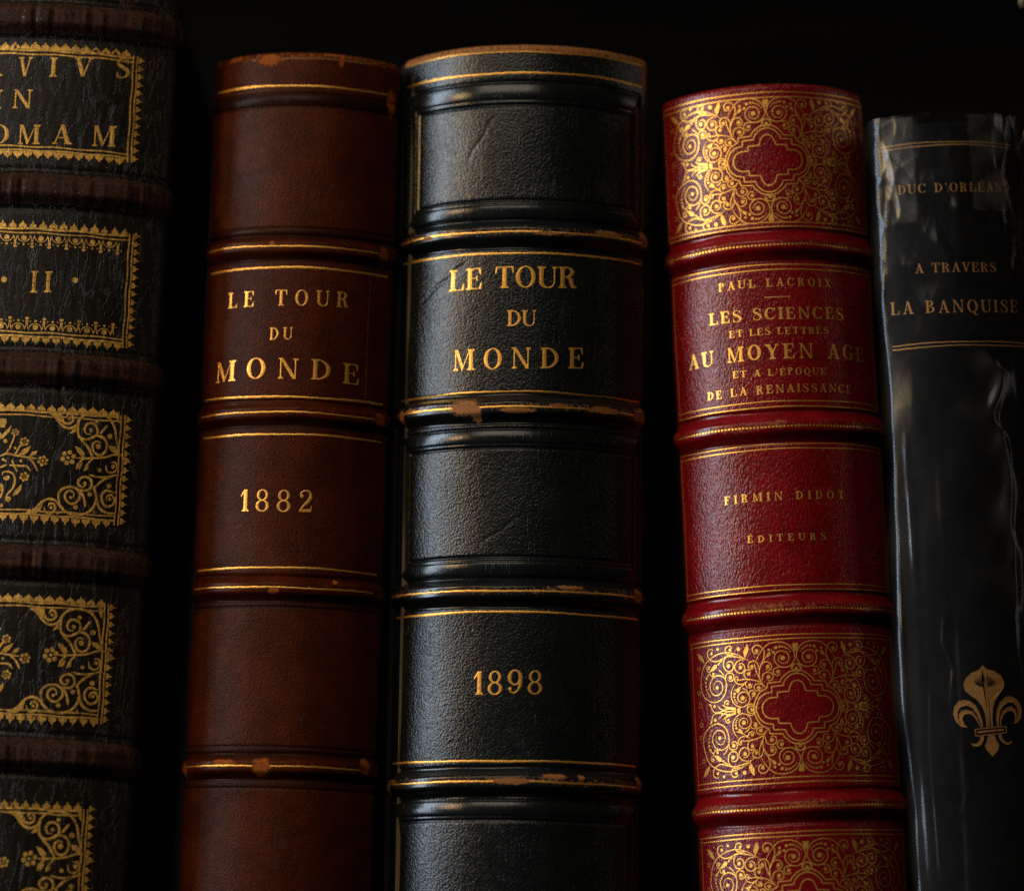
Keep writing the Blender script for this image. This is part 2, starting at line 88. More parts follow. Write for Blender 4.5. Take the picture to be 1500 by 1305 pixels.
# ------------------------------------------------------------------ spine geometry
class Spine:
    """rounded spine: circular arc of half width w and half angle T, tight shoulders, raised bands (all mm)"""
    def __init__(b,w,T,H,bands=(),hw=3.2,h=2.4,rs=2.5,relief=None,cap=2.5,flat=.3,endtaper=.6):
        b.w,b.T,b.H,b.bands,b.hw,b.h,b.rs,b.relief,b.cap,b.flat,b.endtaper=w,T,H,bands,hw,h,rs,relief,cap,flat,endtaper
        b.R=(w-rs*(1-math.sin(T)))/math.sin(T); b.S=b.R*T; b.S2=b.S+rs*(math.pi/2-T)
        b.depth=b.R*(1-math.cos(T))+rs*math.cos(T)
        b.ph=rng.uniform(0,6.28,12)
    def base(b,s):
        a=np.abs(s); sg=np.where(s<0,-1.0,1.0)
        t=np.minimum(a,b.S)/b.R
        a2=np.clip((a-b.S)/b.rs,0,math.pi/2-b.T)+b.T
        a3=np.maximum(a-b.S2,0)
        x=b.R*np.sin(t)+b.rs*(np.sin(a2)-math.sin(b.T))
        y=b.R*(1-np.cos(t))+b.rs*(math.cos(b.T)-np.cos(a2))+a3
        ang=np.where(a<b.S,t,a2)
        return sg*x,y,sg*np.sin(ang),-np.cos(ang)
    def wob(b,s,k=0):
        p=b.ph
        return .13*np.sin(s*.11+p[k%12])+.07*np.sin(s*.29+p[(k+3)%12])
    def bandprof(b,t):
        # flat topped rounded hump
        t=np.clip(np.abs(t),0,1)
        f=b.flat
        q=np.clip((t-f)/(1-f),0,1)
        return .5+.5*np.cos(math.pi*q)
    def disp(b,s,v):
        s=np.asarray(s,float); v=np.asarray(v,float); s,v=np.broadcast_arrays(s,v)
        d=np.zeros(s.shape)
        for k,vb in enumerate(b.bands):
            u=(v-vb-b.wob(s,k))/b.hw
            d=d+b.h*(1+.06*np.sin(s*.21+k*2))*b.bandprof(u)*(1-b.endtaper*np.clip((np.abs(s)-b.S+7)/8,0,1))
            d=d-.30*np.exp(-((np.abs(u)-1.12)/.14)**2)      # tooled valley each side of the band
        if b.relief is not None: d=d+b.relief(b,s,v)
        p=b.ph
        d=d+.10*np.sin(v*.061+p[0]+s*.05)+.06*np.sin(v*.17+p[1]-s*.13)+.04*np.sin(s*.33+p[2]+v*.07)
        z=np.clip((v-(b.H-b.cap))/b.cap,0,1)
        d=d-b.cap*.8*(1-np.sqrt(np.maximum(1-z*z,0)))
        return d
    def local(b,s,v,off=0.0):
        s=np.asarray(s,float); v=np.asarray(v,float)
        x,y,nx,ny=b.base(s); d=b.disp(s,v)+off
        return np.stack([x+nx*d,y+ny*d,v+0*x],-1)*MM

def mesh_obj(name,verts,faces,mat,parent=None,attrs=None,smooth=True,label=None):
    me=bpy.data.meshes.new(name)
    verts=np.asarray(verts,np.float32).reshape(-1,3)
    if isinstance(faces,np.ndarray):
        n,k=faces.shape
        me.vertices.add(len(verts)); me.vertices.foreach_set('co',verts.ravel())
        me.loops.add(n*k); me.loops.foreach_set('vertex_index',faces.astype(np.int32).ravel())
        me.polygons.add(n); me.polygons.foreach_set('loop_start',np.arange(0,n*k,k,dtype=np.int32))
        me.polygons.foreach_set('loop_total',np.full(n,k,np.int32))
    else:
        me.from_pydata(verts.tolist(),[],faces)
    me.update(calc_edges=True)
    if smooth: me.polygons.foreach_set('use_smooth',np.ones(len(me.polygons),bool))
    for an,av in (attrs or {}).items():
        a=me.attributes.new(an,'FLOAT','POINT'); a.data.foreach_set('value',np.asarray(av,np.float32).ravel())
    me.materials.append(mat); me.validate(); me.update()
    o=bpy.data.objects.new(name,me); COL.objects.link(o)
    if parent is not None: o.parent=parent
    if label: o['label']=label
    return o

def grid_faces(n0,n1,i0,i1):
    # rows i0..i1 (v), columns n1 (s)
    i=np.arange(i0,i1)[:,None]; j=np.arange(n1-1)[None,:]
    a=i*n1+j
    return np.stack([a,a+1,a+n1+1,a+n1],-1).reshape(-1,4)

def fill(s,v,spots):
    w=np.zeros(np.broadcast(s,v).shape)
    for (cs,cv,rs,rv) in spots:
        q=((s-cs)/rs)**2+((v-cv)/rv)**2
        w=np.maximum(w,np.clip(.95-.45*q,0,1))
    return w

def build_spine(B,mat,parent,grainf,wearf,darkf,vlow=62,ds=.34,dv=.24,back=6):
    smax=B.S2+back
    s=np.concatenate([np.linspace(-smax,-B.S2,5)[:-1],np.linspace(-B.S2,B.S2,int(2*B.S2/ds)),np.linspace(B.S2,smax,5)[1:]])
    v=np.concatenate([np.arange(0,vlow,1.5),np.arange(vlow,B.H-B.cap,dv),B.H-B.cap+B.cap*np.sin(np.linspace(0,math.pi/2,14))])
    V,Sg=np.meshgrid(v,s,indexing='ij')
    P=B.local(Sg,V)
    n0,n1=V.shape
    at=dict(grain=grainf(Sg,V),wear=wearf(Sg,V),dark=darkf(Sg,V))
    # cut the raised bands out as parts of their own
    inband=np.zeros(n0,int)-1
    for k,vb in enumerate(B.bands): inband[np.abs(v-vb)<=B.hw*1.05]=k
    cell=np.where((inband[:-1]>=0)&(inband[1:]==inband[:-1]),inband[:-1],-1)
    fs=[]; 
    for i in range(n0-1):
        if cell[i]<0: fs.append(grid_faces(n0,n1,i,i+1))
    spine=sub_mesh('spine',P,np.concatenate(fs),mat,parent,at)
    for k in range(len(B.bands)):
        r=np.nonzero(cell==k)[0]
        if len(r): sub_mesh('raised_band',P,grid_faces(n0,n1,r[0],r[-1]+1),mat,spine,at)
    return spine
def sub_mesh(name,P,F,mat,parent,at):
    u,inv=np.unique(F.ravel(),return_inverse=True)
    return mesh_obj(name,P.reshape(-1,3)[u],inv.reshape(F.shape),mat,parent,{k:a.reshape(-1)[u] for k,a in at.items()})

# ------------------------------------------------------------------ gold tooling laid on a spine
def spline(pts,step=.25):
    p=np.asarray(pts,float)
    if len(p)==2:
        n=max(2,int(np.hypot(*(p[1]-p[0]))/step)+1)
        return p[0]+(p[1]-p[0])*np.linspace(0,1,n)[:,None]
    q=np.vstack([2*p[0]-p[1],p,2*p[-1]-p[-2]]); out=[]
    for i in range(1,len(q)-2):
        a,b,c,d=q[i-1],q[i],q[i+1],q[i+2]
        n=max(2,int(np.hypot(*(c-b))/step)+1)
        t=np.linspace(0,1,n,endpoint=False)[:,None]
        out.append(.5*((2*b)+(-a+c)*t+(2*a-5*b+4*c-d)*t*t+(-a+3*b-3*c+d)*t**3))
    return np.vstack(out+[p[-1:]])
class Gold:
    bead=.6
    def __init__(g): g.v=[]; g.f=[]; g.o=[]; g.k=0; g.n=0
    def _add(g,pts,faces,bead=0):
        g.k=(g.k+1)%24
        pts=np.asarray(pts,float); g.v.append(pts); g.o.append(np.full(len(pts),.035+.0035*g.k)+bead)
        g.f+= [tuple(i+g.n for i in f) for f in faces]; g.n+=len(pts)
    def band(g,A,C):
        n=len(A); A=np.asarray(A,float); C=np.asarray(C,float)
        r=g.bead*min(.07,.22*float(np.median(np.hypot(*(A-C).T)))+.005)     # rounded bead: the middle stands proud
        g._add(np.vstack([A,(A+C)/2,C]),[(k*n+i,k*n+i+1,(k+1)*n+i+1,(k+1)*n+i) for k in (0,1) for i in range(n-1)],np.repeat([0,r,0],n))
    def stroke(g,pts,w,step=.25,taper=0,rough=0.0):
        p=spline(pts,step); 
        if len(p)<2: return
        t=np.gradient(p,axis=0); t/= (np.hypot(t[:,0],t[:,1])+1e-9)[:,None]
        nrm=np.stack([-t[:,1],t[:,0]],1)
        if np.ndim(w): 
            ww=np.interp(np.linspace(0,1,len(p)),np.linspace(0,1,len(w)),w)
        else: ww=np.full(len(p),float(w))
        if taper:
            L=np.linspace(0,1,len(p)); ww=ww*np.clip(.35+.65*np.minimum(L,1-L)/taper,0,1)
        if rough: ww=ww*(1+rough*rng.normal(0,1,len(p)))
        g.band(p+nrm*ww[:,None]/2,p-nrm*ww[:,None]/2)
    def poly(g,pts):
        if len(pts)==4:
            q=np.asarray(pts,float); a=np.hypot(*(q[1]-q[0]))+np.hypot(*(q[2]-q[3])); b=np.hypot(*(q[2]-q[1]))+np.hypot(*(q[3]-q[0]))
            if b<a: q=np.roll(q,-1,0)
            t=np.linspace(0,1,4)[:,None]
            return g.band(q[1]+(q[2]-q[1])*t,q[0]+(q[3]-q[0])*t)
        p=[Vector((a,b,0)) for a,b in pts]
        g._add([(a,b) for a,b in pts],[tuple(t) for t in tessellate_polygon([p])])
    def disc(g,c,r,ry=None,n=14):
        a=np.linspace(0,2*math.pi,n,endpoint=False); ry=ry or r
        g.poly([(c[0]+r*math.cos(q),c[1]+ry*math.sin(q)) for q in a])
    def ring(g,c,r,w):
        a=np.linspace(0,2*math.pi,25); g.stroke(np.stack([c[0]+r*np.cos(a),c[1]+r*np.sin(a)],1),w)
    def obj(g,name,B,mat,parent,wearf=None,label=None,lift=0):
        p=np.vstack(g.v); o=np.concatenate(g.o)
        P=B.local(p[:,0],p[:,1],o+lift)
        w=wearf(p[:,0],p[:,1]) if wearf else np.zeros(len(p))
        return mesh_obj(name,P,g.f,mat,parent,{'wear':w},smooth=False,label=label)
def hline(B,v,s0,s1,w,mat,parent,wearf,name='gilt_line',k=0,dash=None,fade=0):
    g=Gold()
    s=np.arange(s0,s1,.35)
    if dash:
        for a in np.arange(s0,s1,dash):
            q=np.linspace(a,a+dash*.62,4); vv=v+B.wob(q,k)
            g.stroke(np.stack([q,vv],1),w,step=.3,rough=.05)
    else:
        vv=v+B.wob(s,k)*.8+.03*np.sin(s*1.7+k)
        g.stroke(np.stack([s,vv],1),w*(1+.10*np.sin(s*.23+k*1.7)),step=1,rough=.05)
    return g.obj(name,B,mat,parent,wearf)

# ------------------------------------------------------------------ serif capitals (thick / thin roman)
TK,HR,SX=.165,.052,.085
def glyph(ch):
    P=[]
    def q(A,C): P.append(('q',np.array(A,float),np.array(C,float)))
    def poly(*pts): P.append(('p',pts))
    def rect(x0,y0,x1,y1): poly((x0,y0),(x1,y0),(x1,y1),(x0,y1))
    def serif(x0,x1,y,up):     # slab with brackets, y = outer edge, up=+1 grows upwards
        h=HR*.9; b=.07
        poly((x0-SX,y),(x1+SX,y),(x1+SX,y+up*h),(x1,y+up*(h+b)),(x0,y+up*(h+b)),(x0-SX,y+up*h))
    def stem(x,w=TK,y0=0.,y1=1.,b=1,t=1):
        rect(x,y0,x+w,y1)
        if b: serif(x,x+w,y0,1)
        if t: serif(x,x+w,y1,-1)
    def diag(x0,y0,x1,y1,w): poly((x0,y0),(x0+w,y0),(x1+w,y1),(x1,y1))
    def arc(cx,cy,rx,ry,a0,a1,t=TK,h=HR,n=26,ix=0):
        a=np.radians(np.linspace(a0,a1,n))
        q(np.stack([cx+rx*np.cos(a),cy+ry*np.sin(a)],1),np.stack([cx+ix+(rx-t)*np.cos(a),cy+(ry-h)*np.sin(a)],1))
    def st(pts,w):
        p=spline(pts,.04); t=np.gradient(p,axis=0); t/=(np.hypot(t[:,0],t[:,1])+1e-9)[:,None]
        ww=np.interp(np.linspace(0,1,len(p)),np.linspace(0,1,len(w)),w)[:,None]
        nn=np.stack([-t[:,1],t[:,0]],1); q(p+nn*ww/2,p-nn*ww/2)
    def bars(x,top=1,mid=1,bot=1):
        if top: rect(x,1-HR,x+.42,1); poly((x+.42,1),(x+.34,1-HR),(x+.40,.70),(x+.435,.70))
        if mid: rect(x,.50,x+.28,.50+HR); poly((x+.25,.40),(x+.29,.40),(x+.29,.65),(x+.25,.65))
        if bot: rect(x,0,x+.45,HR); poly((x+.45,0),(x+.36,HR),(x+.44,.32),(x+.475,.32))
    w=.7
    if ch in 'EÉ':
        stem(.08); bars(.2); w=.70
        if ch=='É': poly((.28,1.08),(.36,1.08),(.52,1.27),(.42,1.29))
    elif ch=='F': stem(.08); bars(.2,1,1,0); w=.66
    elif ch=='L': stem(.08); bars(.2,0,0,1); w=.70
    elif ch=='I': stem(.08); w=.33
    elif ch=='T': stem(.29,t=0); rect(.03,1-HR,.73,1); poly((.03,1),(.11,1-HR),(.05,.70),(.015,.70)); poly((.73,1),(.65,1-HR),(.71,.70),(.745,.70)); w=.76
    elif ch=='D': stem(.08); arc(.22,.5,.55,.5,-90,90); rect(.14,0,.24,HR); rect(.14,1-HR,.24,1); w=.80
    elif ch in 'PR':
        stem(.08); arc(.26,.745,.38,.255,-90,90); rect(.14,1-HR,.28,1); rect(.2,.49,.28,.49+HR); w=.68
        if ch=='R': st([(.32,.50),(.47,.44),(.53,.24),(.60,.05),(.74,.06)],[.06,.15,.16,.15,.04]); w=.77
    elif ch=='B': stem(.08); arc(.26,.76,.33,.24,-90,90); arc(.26,.265,.40,.265,-90,90); rect(.14,1-HR,.28,1); rect(.2,.49,.28,.49+HR); rect(.14,0,.28,HR); w=.70
    elif ch in 'OQ':
        arc(.41,.5,.39,.515,0,360,n=48); w=.82
        if ch=='Q': st([(.40,.10),(.52,-.02),(.62,-.18),(.82,-.16)],[.05,.13,.13,.04])
    elif ch in 'CG':
        arc(.42,.5,.40,.515,42,318,n=40); poly((.70,.70),(.735,.66),(.735,1.0),(.70,1.0),(.655,.86)); w=.78
        if ch=='G': rect(.58,.06,.74,.42); serif(.58,.74,.45,-1); w=.84
        else: poly((.69,.20),(.75,.28),(.74,.32),(.66,.16))
    elif ch=='U':
        stem(.08,y0=.3,b=0); rect(.66,.3,.66+HR,1); serif(.66,.66+HR,1,-1)
        a=np.radians(np.linspace(180,360,24)); q(np.stack([.398+.318*np.cos(a),.3+.315*np.sin(a)],1),np.stack([.4525+.2075*np.cos(a),.3+.25*np.sin(a)],1)); w=.80
    elif ch=='N': rect(.10,0,.10+HR,1); serif(.10,.10+HR,0,1); poly((.02,1),(.21,1),(.735,.05),(.735,0),(.61,0),(.09,.96)); rect(.68,0,.68+HR,1); serif(.68,.68+HR,1,-1); rect(.02,1-HR*.9,.2,1); w=.84
    elif ch=='M': rect(.10,0,.10+HR,1); serif(.10,.10+HR,0,1); poly((.03,1),(.22,1),(.50,.12),(.45,0),(.41,0),(.10,.96)); poly((.41,0),(.455,0),(.80,1),(.755,1)); rect(.74,0,.74+TK,1); serif(.74,.74+TK,0,1); serif(.76,.74+TK,1,-1); w=.99
    elif ch=='A': diag(.10,0,.37,1,HR*1.1); diag(.56,0,.31,1,TK); rect(.18,.30,.56,.30+HR); serif(.10,.16,0,1); serif(.57,.71,0,1); w=.80
    elif ch=='V': diag(.30,0,.06,1,TK); diag(.37,0,.63,1,HR*1.1); serif(.07,.22,1,-1); serif(.63,.69,1,-1); w=.76
    elif ch=='Y': diag(.29,.45,.05,1,TK); diag(.38,.45,.63,1,HR*1.1); rect(.285,0,.285+TK,.46); serif(.285,.285+TK,0,1); serif(.06,.21,1,-1); serif(.63,.69,1,-1); w=.76
    elif ch=='X': diag(.56,0,.06,1,TK*1.05); diag(.10,0,.60,1,HR*1.1); serif(.10,.16,0,1); serif(.57,.73,0,1); serif(.07,.23,1,-1); serif(.60,.66,1,-1); w=.78
    elif ch=='S':
        st([(.555,.78),(.50,.93),(.34,.985),(.17,.92),(.115,.77),(.20,.63),(.36,.53),(.51,.42),(.575,.26),(.50,.09),(.33,.015),(.15,.07),(.08,.24)],[.04,.05,.055,.09,.15,.17,.19,.18,.16,.09,.055,.05,.04])
        poly((.53,.72),(.575,.70),(.575,1.0),(.55,1.0),(.51,.88)); poly((.06,.0),(.085,.0),(.13,.12),(.105,.30),(.06,.30)); w=.64
    elif ch=="'": poly((.08,1.0),(.20,1.0),(.16,.72),(.10,.72)); w=.26
    elif ch=='1': stem(.22,w=.17,t=0); poly((.22,1.0),(.39,1.0),(.39,.9),(.22,.84)); poly((.24,1.0),(.06,.70),(.10,.66),(.26,.86)); w=.48
    elif ch=='8': arc(.34,.755,.265,.26,0,360,t=.12,n=36); arc(.34,.26,.315,.275,0,360,t=.14,n=36); w=.68
    elif ch=='9':
        arc(.34,.68,.31,.335,0,360,t=.15,h=.055,n=40); st([(.585,.66),(.57,.40),(.48,.16),(.33,.03),(.17,.06),(.11,.2)],[.12,.14,.11,.06,.05,.07]); P.append(('q',*[np.array([(.13+r*math.cos(a),.19+r*math.sin(a)) for a in np.linspace(0,6.283,14)]) for r in (.075,.001)])); w=.68
    elif ch=='2':
        st([(.14,.72),(.13,.87),(.30,.975),(.50,.93),(.575,.74),(.49,.53),(.28,.30),(.09,.05)],[.06,.06,.06,.11,.16,.15,.09,.06])
        P.append(('q',*[np.array([(.17+r*math.cos(a),.73+r*math.sin(a)) for a in np.linspace(0,6.283,14)]) for r in (.085,.001)]))
        poly((.05,0),(.60,0),(.66,.28),(.62,.28),(.54,.13),(.25,.14),(.09,.08)); w=.70
    elif ch==' ': w=.42
    return P,w
def text(B,s,l,r,cap,xs,mat,parent,name,wearf=None,vmid=None,jit=.0,label=None,bold=0):
    GL=[glyph(c) for c in s]
    tot=sum(w for _,w in GL); n=len(s)-1
    W=(r[0]-l[0])/(cap)
    tr=(W-tot*xs)/max(n,1) if n else 0
    g=Gold(); x=l[0]; 
    for P,w in GL:
        jv=rng.normal(0,jit)*cap; ja=rng.normal(0,jit*.6)
        def m(p):
            p=np.asarray(p,float)
            sx=x+p[:,0]*xs*cap; f=(sx-l[0])/(r[0]-l[0])
            vb=l[1]*(1-f)+r[1]*f
            if vmid is not None: vb=vb+(vmid-(l[1]+r[1])/2)*4*f*(1-f)
            return np.stack([sx,vb+jv+p[:,1]*cap+ja*(p[:,0]-.3)*cap],1)
        for pr in P:
            if pr[0]=='p': g.poly(m(pr[1]).tolist())
            else: g.band(m(pr[1]),m(pr[2]))
        x+=(w*xs+tr)*cap
    return g.obj(name,B,mat,parent,wearf,label)

# ------------------------------------------------------------------ materials
class N:
    def __init__(n,name):
        n.m=bpy.data.materials.new(name); n.m.use_nodes=True; n.t=n.m.node_tree; n.t.nodes.clear()
    def a(n,ty,ins=None,**kw):
        x=n.t.nodes.new(ty)
        for k,v in kw.items(): setattr(x,k,v)
        for k,v in (ins or {}).items():
            if isinstance(v,bpy.types.NodeSocket): n.t.links.new(v,x.inputs[k])
            else: x.inputs[k].default_value=v
        return x
    def math(n,op,a,b=None,c=None,clamp=False):
        i={0:a}
        if b is not None: i[1]=b
        if c is not None: i[2]=c
        return n.a('ShaderNodeMath',i,operation=op,use_clamp=clamp).outputs[0]
    def mix(n,f,a,b,bt='MIX'):
        x=n.a('ShaderNodeMix',data_type='RGBA',blend_type=bt)
        for idx,v in ((0,f),(6,a),(7,b)):
            if isinstance(v,bpy.types.NodeSocket): n.t.links.new(v,x.inputs[idx])
            else: x.inputs[idx].default_value=v
        return x.outputs[2]
    def ramp(n,f,lo,hi): return n.a('ShaderNodeMapRange',{0:f,1:lo,2:hi,3:0.,4:1.},interpolation_type='SMOOTHSTEP').outputs[0]
    def mm(n,scale=(1,1,1),rot=(0,0,0)):
        tc=n.a('ShaderNodeTexCoord').outputs['Object']
        return n.a('ShaderNodeMapping',{0:tc,2:rot,3:tuple(1000*q for q in scale)}).outputs[0]
    def noise(n,vec,scale,detail=3,rough=.55,dist=0): return n.a('ShaderNodeTexNoise',{'Vector':vec,'Scale':scale,'Detail':detail,'Roughness':rough,'Distortion':dist}).outputs[0]
    def attr(n,name): return n.a('ShaderNodeAttribute',attribute_name=name).outputs['Fac']
    def out(n,sh): n.a('ShaderNodeOutputMaterial',{0:sh}); return n.m
def C(r,g,b): return (r,g,b,1)

def leather(name,c1,c2,rough=.38,cell=1.0,bump=.10,spec=.5,wearc=C(.30,.12,.035),aniso=None,crack=0,smooth_rough=None,sheen=0,coat=0,scratch=0):
    n=N(name); co=n.mm(); 
    warp=n.a('ShaderNodeTexNoise',{'Vector':co,'Scale':.5,'Detail':2.}).outputs['Color']
    cw=n.a('ShaderNodeVectorMath',{0:co,1:warp},operation='ADD').outputs[0]
    if aniso:
        cv=n.a('ShaderNodeMapping',{0:cw,2:(0,aniso[0],0),3:(1.0,1,aniso[1])}).outputs[0]
    else: cv=cw
    vo=n.a('ShaderNodeTexVoronoi',{'Vector':cv,'Scale':1/cell,'Smoothness':.3,'Randomness':1.},feature='SMOOTH_F1').outputs['Distance']
    nz=n.noise(cv,1.1/cell,3,.6); fine=n.noise(co,5,2,.6)
    hgt=n.math('ADD',n.math('MULTIPLY',n.math('SUBTRACT',1.,vo),.75),n.math('MULTIPLY',nz,.9))
    hgt=n.math('ADD',hgt,n.math('MULTIPLY',fine,.12))
    big=n.noise(co,.09,4,.6); mid=n.noise(co,.4,3,.6)
    grain=n.attr('grain'); 
    hh=n.math('MULTIPLY',hgt,n.math('MULTIPLY_ADD',grain,.9,.10))
    if crack:
        cc=n.mm((1.,1.,.30)); k1=n.noise(cc,.22,4,.6,.8)
        k2=n.math('ABSOLUTE',n.math('SUBTRACT',k1,.5)); ck=n.ramp(k2,0.,.022)
        hh=n.math('ADD',n.math('MULTIPLY',hh,.6),n.math('MULTIPLY',ck,crack)); hh=n.math('ADD',hh,n.math('MULTIPLY',n.noise(n.mm((1,1,.6)),.6,4,.6),crack*.9))
    wn=n.noise(co,.9,5,.7); wn2=n.noise(co,3.2,3,.7)
    w=n.math('ADD',n.attr('wear'),n.math('ADD',n.math('MULTIPLY',n.math('SUBTRACT',wn,.5),1.6),n.math('MULTIPLY',n.math('SUBTRACT',wn2,.5),.8)))
    wf=n.ramp(w,.44,.56)
    col=n.mix(n.ramp(big,.35,.65),c1,c2)
    col=n.mix(n.math('MULTIPLY',n.ramp(mid,.3,.7),.35),col,tuple(q*.55 for q in c1[:3])+(1,))
    col=n.mix(n.math('MULTIPLY',n.ramp(hgt,.95,.45),.45),col,C(.002,.0015,.001))
    if scratch:
        sc_=None
        for ang,st_,sd in ((.9,.05,.0),(-.5,.07,7.),(.15,.10,13.)):
            mp=n.a('ShaderNodeMapping',{0:co,1:(sd,0,sd),2:(0,ang,0),3:(1.3,1,st_)}).outputs[0]
            ln=n.ramp(n.math('ABSOLUTE',n.math('SUBTRACT',n.noise(mp,.55,2,.5),.5)),.012,.002)
            ln=n.math('MULTIPLY',ln,n.ramp(n.noise(n.a('ShaderNodeMapping',{0:co,1:(sd*3,5,2)}).outputs[0],.11,2,.5),.56,.66))
            sc_=ln if sc_ is None else n.math('MAXIMUM',sc_,ln)
        sc_=n.math('MULTIPLY',sc_,scratch)
        col=n.mix(n.math('MULTIPLY',sc_,.35),col,tuple(min(.5,q*3+.02) for q in c2[:3])+(1,))
        hh=n.math('SUBTRACT',hh,n.math('MULTIPLY',sc_,.9))
    scuff=n.ramp(w,.20,.55); col=n.mix(n.math('MULTIPLY',scuff,.22),col,tuple(q*.5 for q in wearc[:3])+(1,))
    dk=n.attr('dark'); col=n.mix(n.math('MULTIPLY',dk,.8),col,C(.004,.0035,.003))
    wcol=n.mix(n.ramp(wn2,.3,.7),wearc,tuple(q*.45 for q in wearc[:3])+(1,))
    col=n.mix(wf,col,wcol)
    ro=n.math('ADD',n.math('MULTIPLY',n.math('SUBTRACT',mid,.5),.22),rough)
    if smooth_rough is not None: ro=n.math('ADD',ro,n.math('MULTIPLY',n.math('SUBTRACT',1.,grain),smooth_rough-rough))
    ro=n.math('ADD',ro,n.math('MULTIPLY',wf,.35),clamp=True)
    hh=n.math('SUBTRACT',hh,n.math('MULTIPLY',wf,n.math('MULTIPLY_ADD',wn2,.8,.5)))
    bp=n.a('ShaderNodeBump',{'Height':hh,'Strength':1.,'Distance':bump*MM})
    sp=n.math('MULTIPLY',n.math('MULTIPLY_ADD',wf,-.8,1.),spec)
    b=n.a('ShaderNodeBsdfPrincipled',{'Base Color':col,'Roughness':ro,'Specular IOR Level':sp,'Normal':bp.outputs[0],'Coat Weight':coat,'Coat Roughness':.25})
    return n.out(b.outputs[0])

def gold(name,c=C(.85,.50,.13),rough=.36,worn=.35,dull=C(.10,.05,.015),bump=.05,metal=.75,loss=.6):
    n=N(name); co=n.mm()
    a=n.noise(co,1.3,4,.7); b2=n.noise(co,4.5,3,.65); g=n.noise(co,.25,2,.5)
    w=n.math('ADD',n.attr('wear'),n.math('ADD',n.math('MULTIPLY',n.math('SUBTRACT',a,.5),loss),n.math('MULTIPLY',n.math('SUBTRACT',b2,.5),loss*.8)))
    lost=n.ramp(w,.42,.58)
    fade=n.ramp(n.math('ADD',n.math('MULTIPLY',a,.6),n.math('MULTIPLY',b2,.4)),.62,.40+.0)
    part=n.ramp(n.math('ADD',n.math('MULTIPLY',a,.55),n.math('ADD',n.math('MULTIPLY',b2,.35),n.math('MULTIPLY',g,.25))),.72,.50)
    col=n.mix(n.ramp(b2,.3,.7),c,(c[0]*.75,c[1]*.62,c[2]*.5,1))
    bp=n.a('ShaderNodeBump',{'Height':n.math('ADD',a,n.math('MULTIPLY',b2,.6)),'Distance':bump*MM,'Strength':1.})
    m=n.a('ShaderNodeBsdfPrincipled',{'Base Color':col,'Metallic':metal,'Roughness':n.math('MULTIPLY_ADD',b2,.2,rough-.1),'Normal':bp.outputs[0]})
    d=n.a('ShaderNodeBsdfPrincipled',{'Base Color':dull,'Roughness':.55,'Specular IOR Level':.3})
    f=n.math('SUBTRACT',1.,n.math('MULTIPLY',n.math('SUBTRACT',1.,part),worn))
    mx=n.a('ShaderNodeMixShader',{0:f,1:d.outputs[0],2:m.outputs[0]})
    tr=n.a('ShaderNodeBsdfTransparent')
    mx2=n.a('ShaderNodeMixShader',{0:lost,1:mx.outputs[0],2:tr.outputs[0]})
    return n.out(mx2.outputs[0])
def plain(name,c,rough=.7,spec=.3,c2=None,scale=.2,stretch=(1,1,1),bump=.05):
    n=N(name); co=n.mm(stretch); a=n.noise(co,scale,5,.65)
    col=n.mix(n.ramp(a,.3,.7),c,c2 or tuple(q*.6 for q in c[:3])+(1,))
    bp=n.a('ShaderNodeBump',{'Height':a,'Distance':bump*MM,'Strength':1.})
    return n.out(n.a('ShaderNodeBsdfPrincipled',{'Base Color':col,'Roughness':rough,'Specular IOR Level':spec,'Normal':bp.outputs[0]}).outputs[0])

# ------------------------------------------------------------------ things
def thing(name,label,cat,loc,lean=0,yaw=0,group=None):
    o=bpy.data.objects.new(name,None); COL.objects.link(o); o.empty_display_size=.02
    o.location=loc; o.rotation_euler=(0,lean,yaw); o['label']=label; o['category']=cat
    if group: o['group']=group
    return o
def box(name,x0,x1,y0,y1,z0,z1,mat,parent=None,bev=.8,label=None):
    import bmesh
    bm=bmesh.new(); bmesh.ops.create_cube(bm,size=1)
    for v in bm.verts: v.co=Vector(((x0+x1)/2+v.co.x*(x1-x0),(y0+y1)/2+v.co.y*(y1-y0),(z0+z1)/2+v.co.z*(z1-z0)))*MM
    if bev: bmesh.ops.bevel(bm,geom=bm.edges[:],offset=bev*MM,segments=2,affect='EDGES',clamp_overlap=True)
    me=bpy.data.meshes.new(name); bm.to_mesh(me); bm.free(); me.materials.append(mat)
    o=bpy.data.objects.new(name,me); COL.objects.link(o)
    if parent is not None: o.parent=parent
    if label: o['label']=label
    return o
def body(B,parent,mboard,mpage,depth=150,yaw=0):
    y0=B.depth+3; t=3.0; w=B.w
    for o in (box('front_cover',w-t-.15,w-.15,y0-1.5,depth,0,B.H-.6,mboard,parent),
     box('back_cover',-w+.15,-w+t+.15,y0-1.5,depth,0,B.H-.6,mboard,parent),
     box('page_block',-w+t+.4,w-t-.4,max(B.depth*.75,4)+2,depth-4,3,B.H-5,mpage,parent,bev=.4)): o.rotation_euler=(0,0,-yaw)
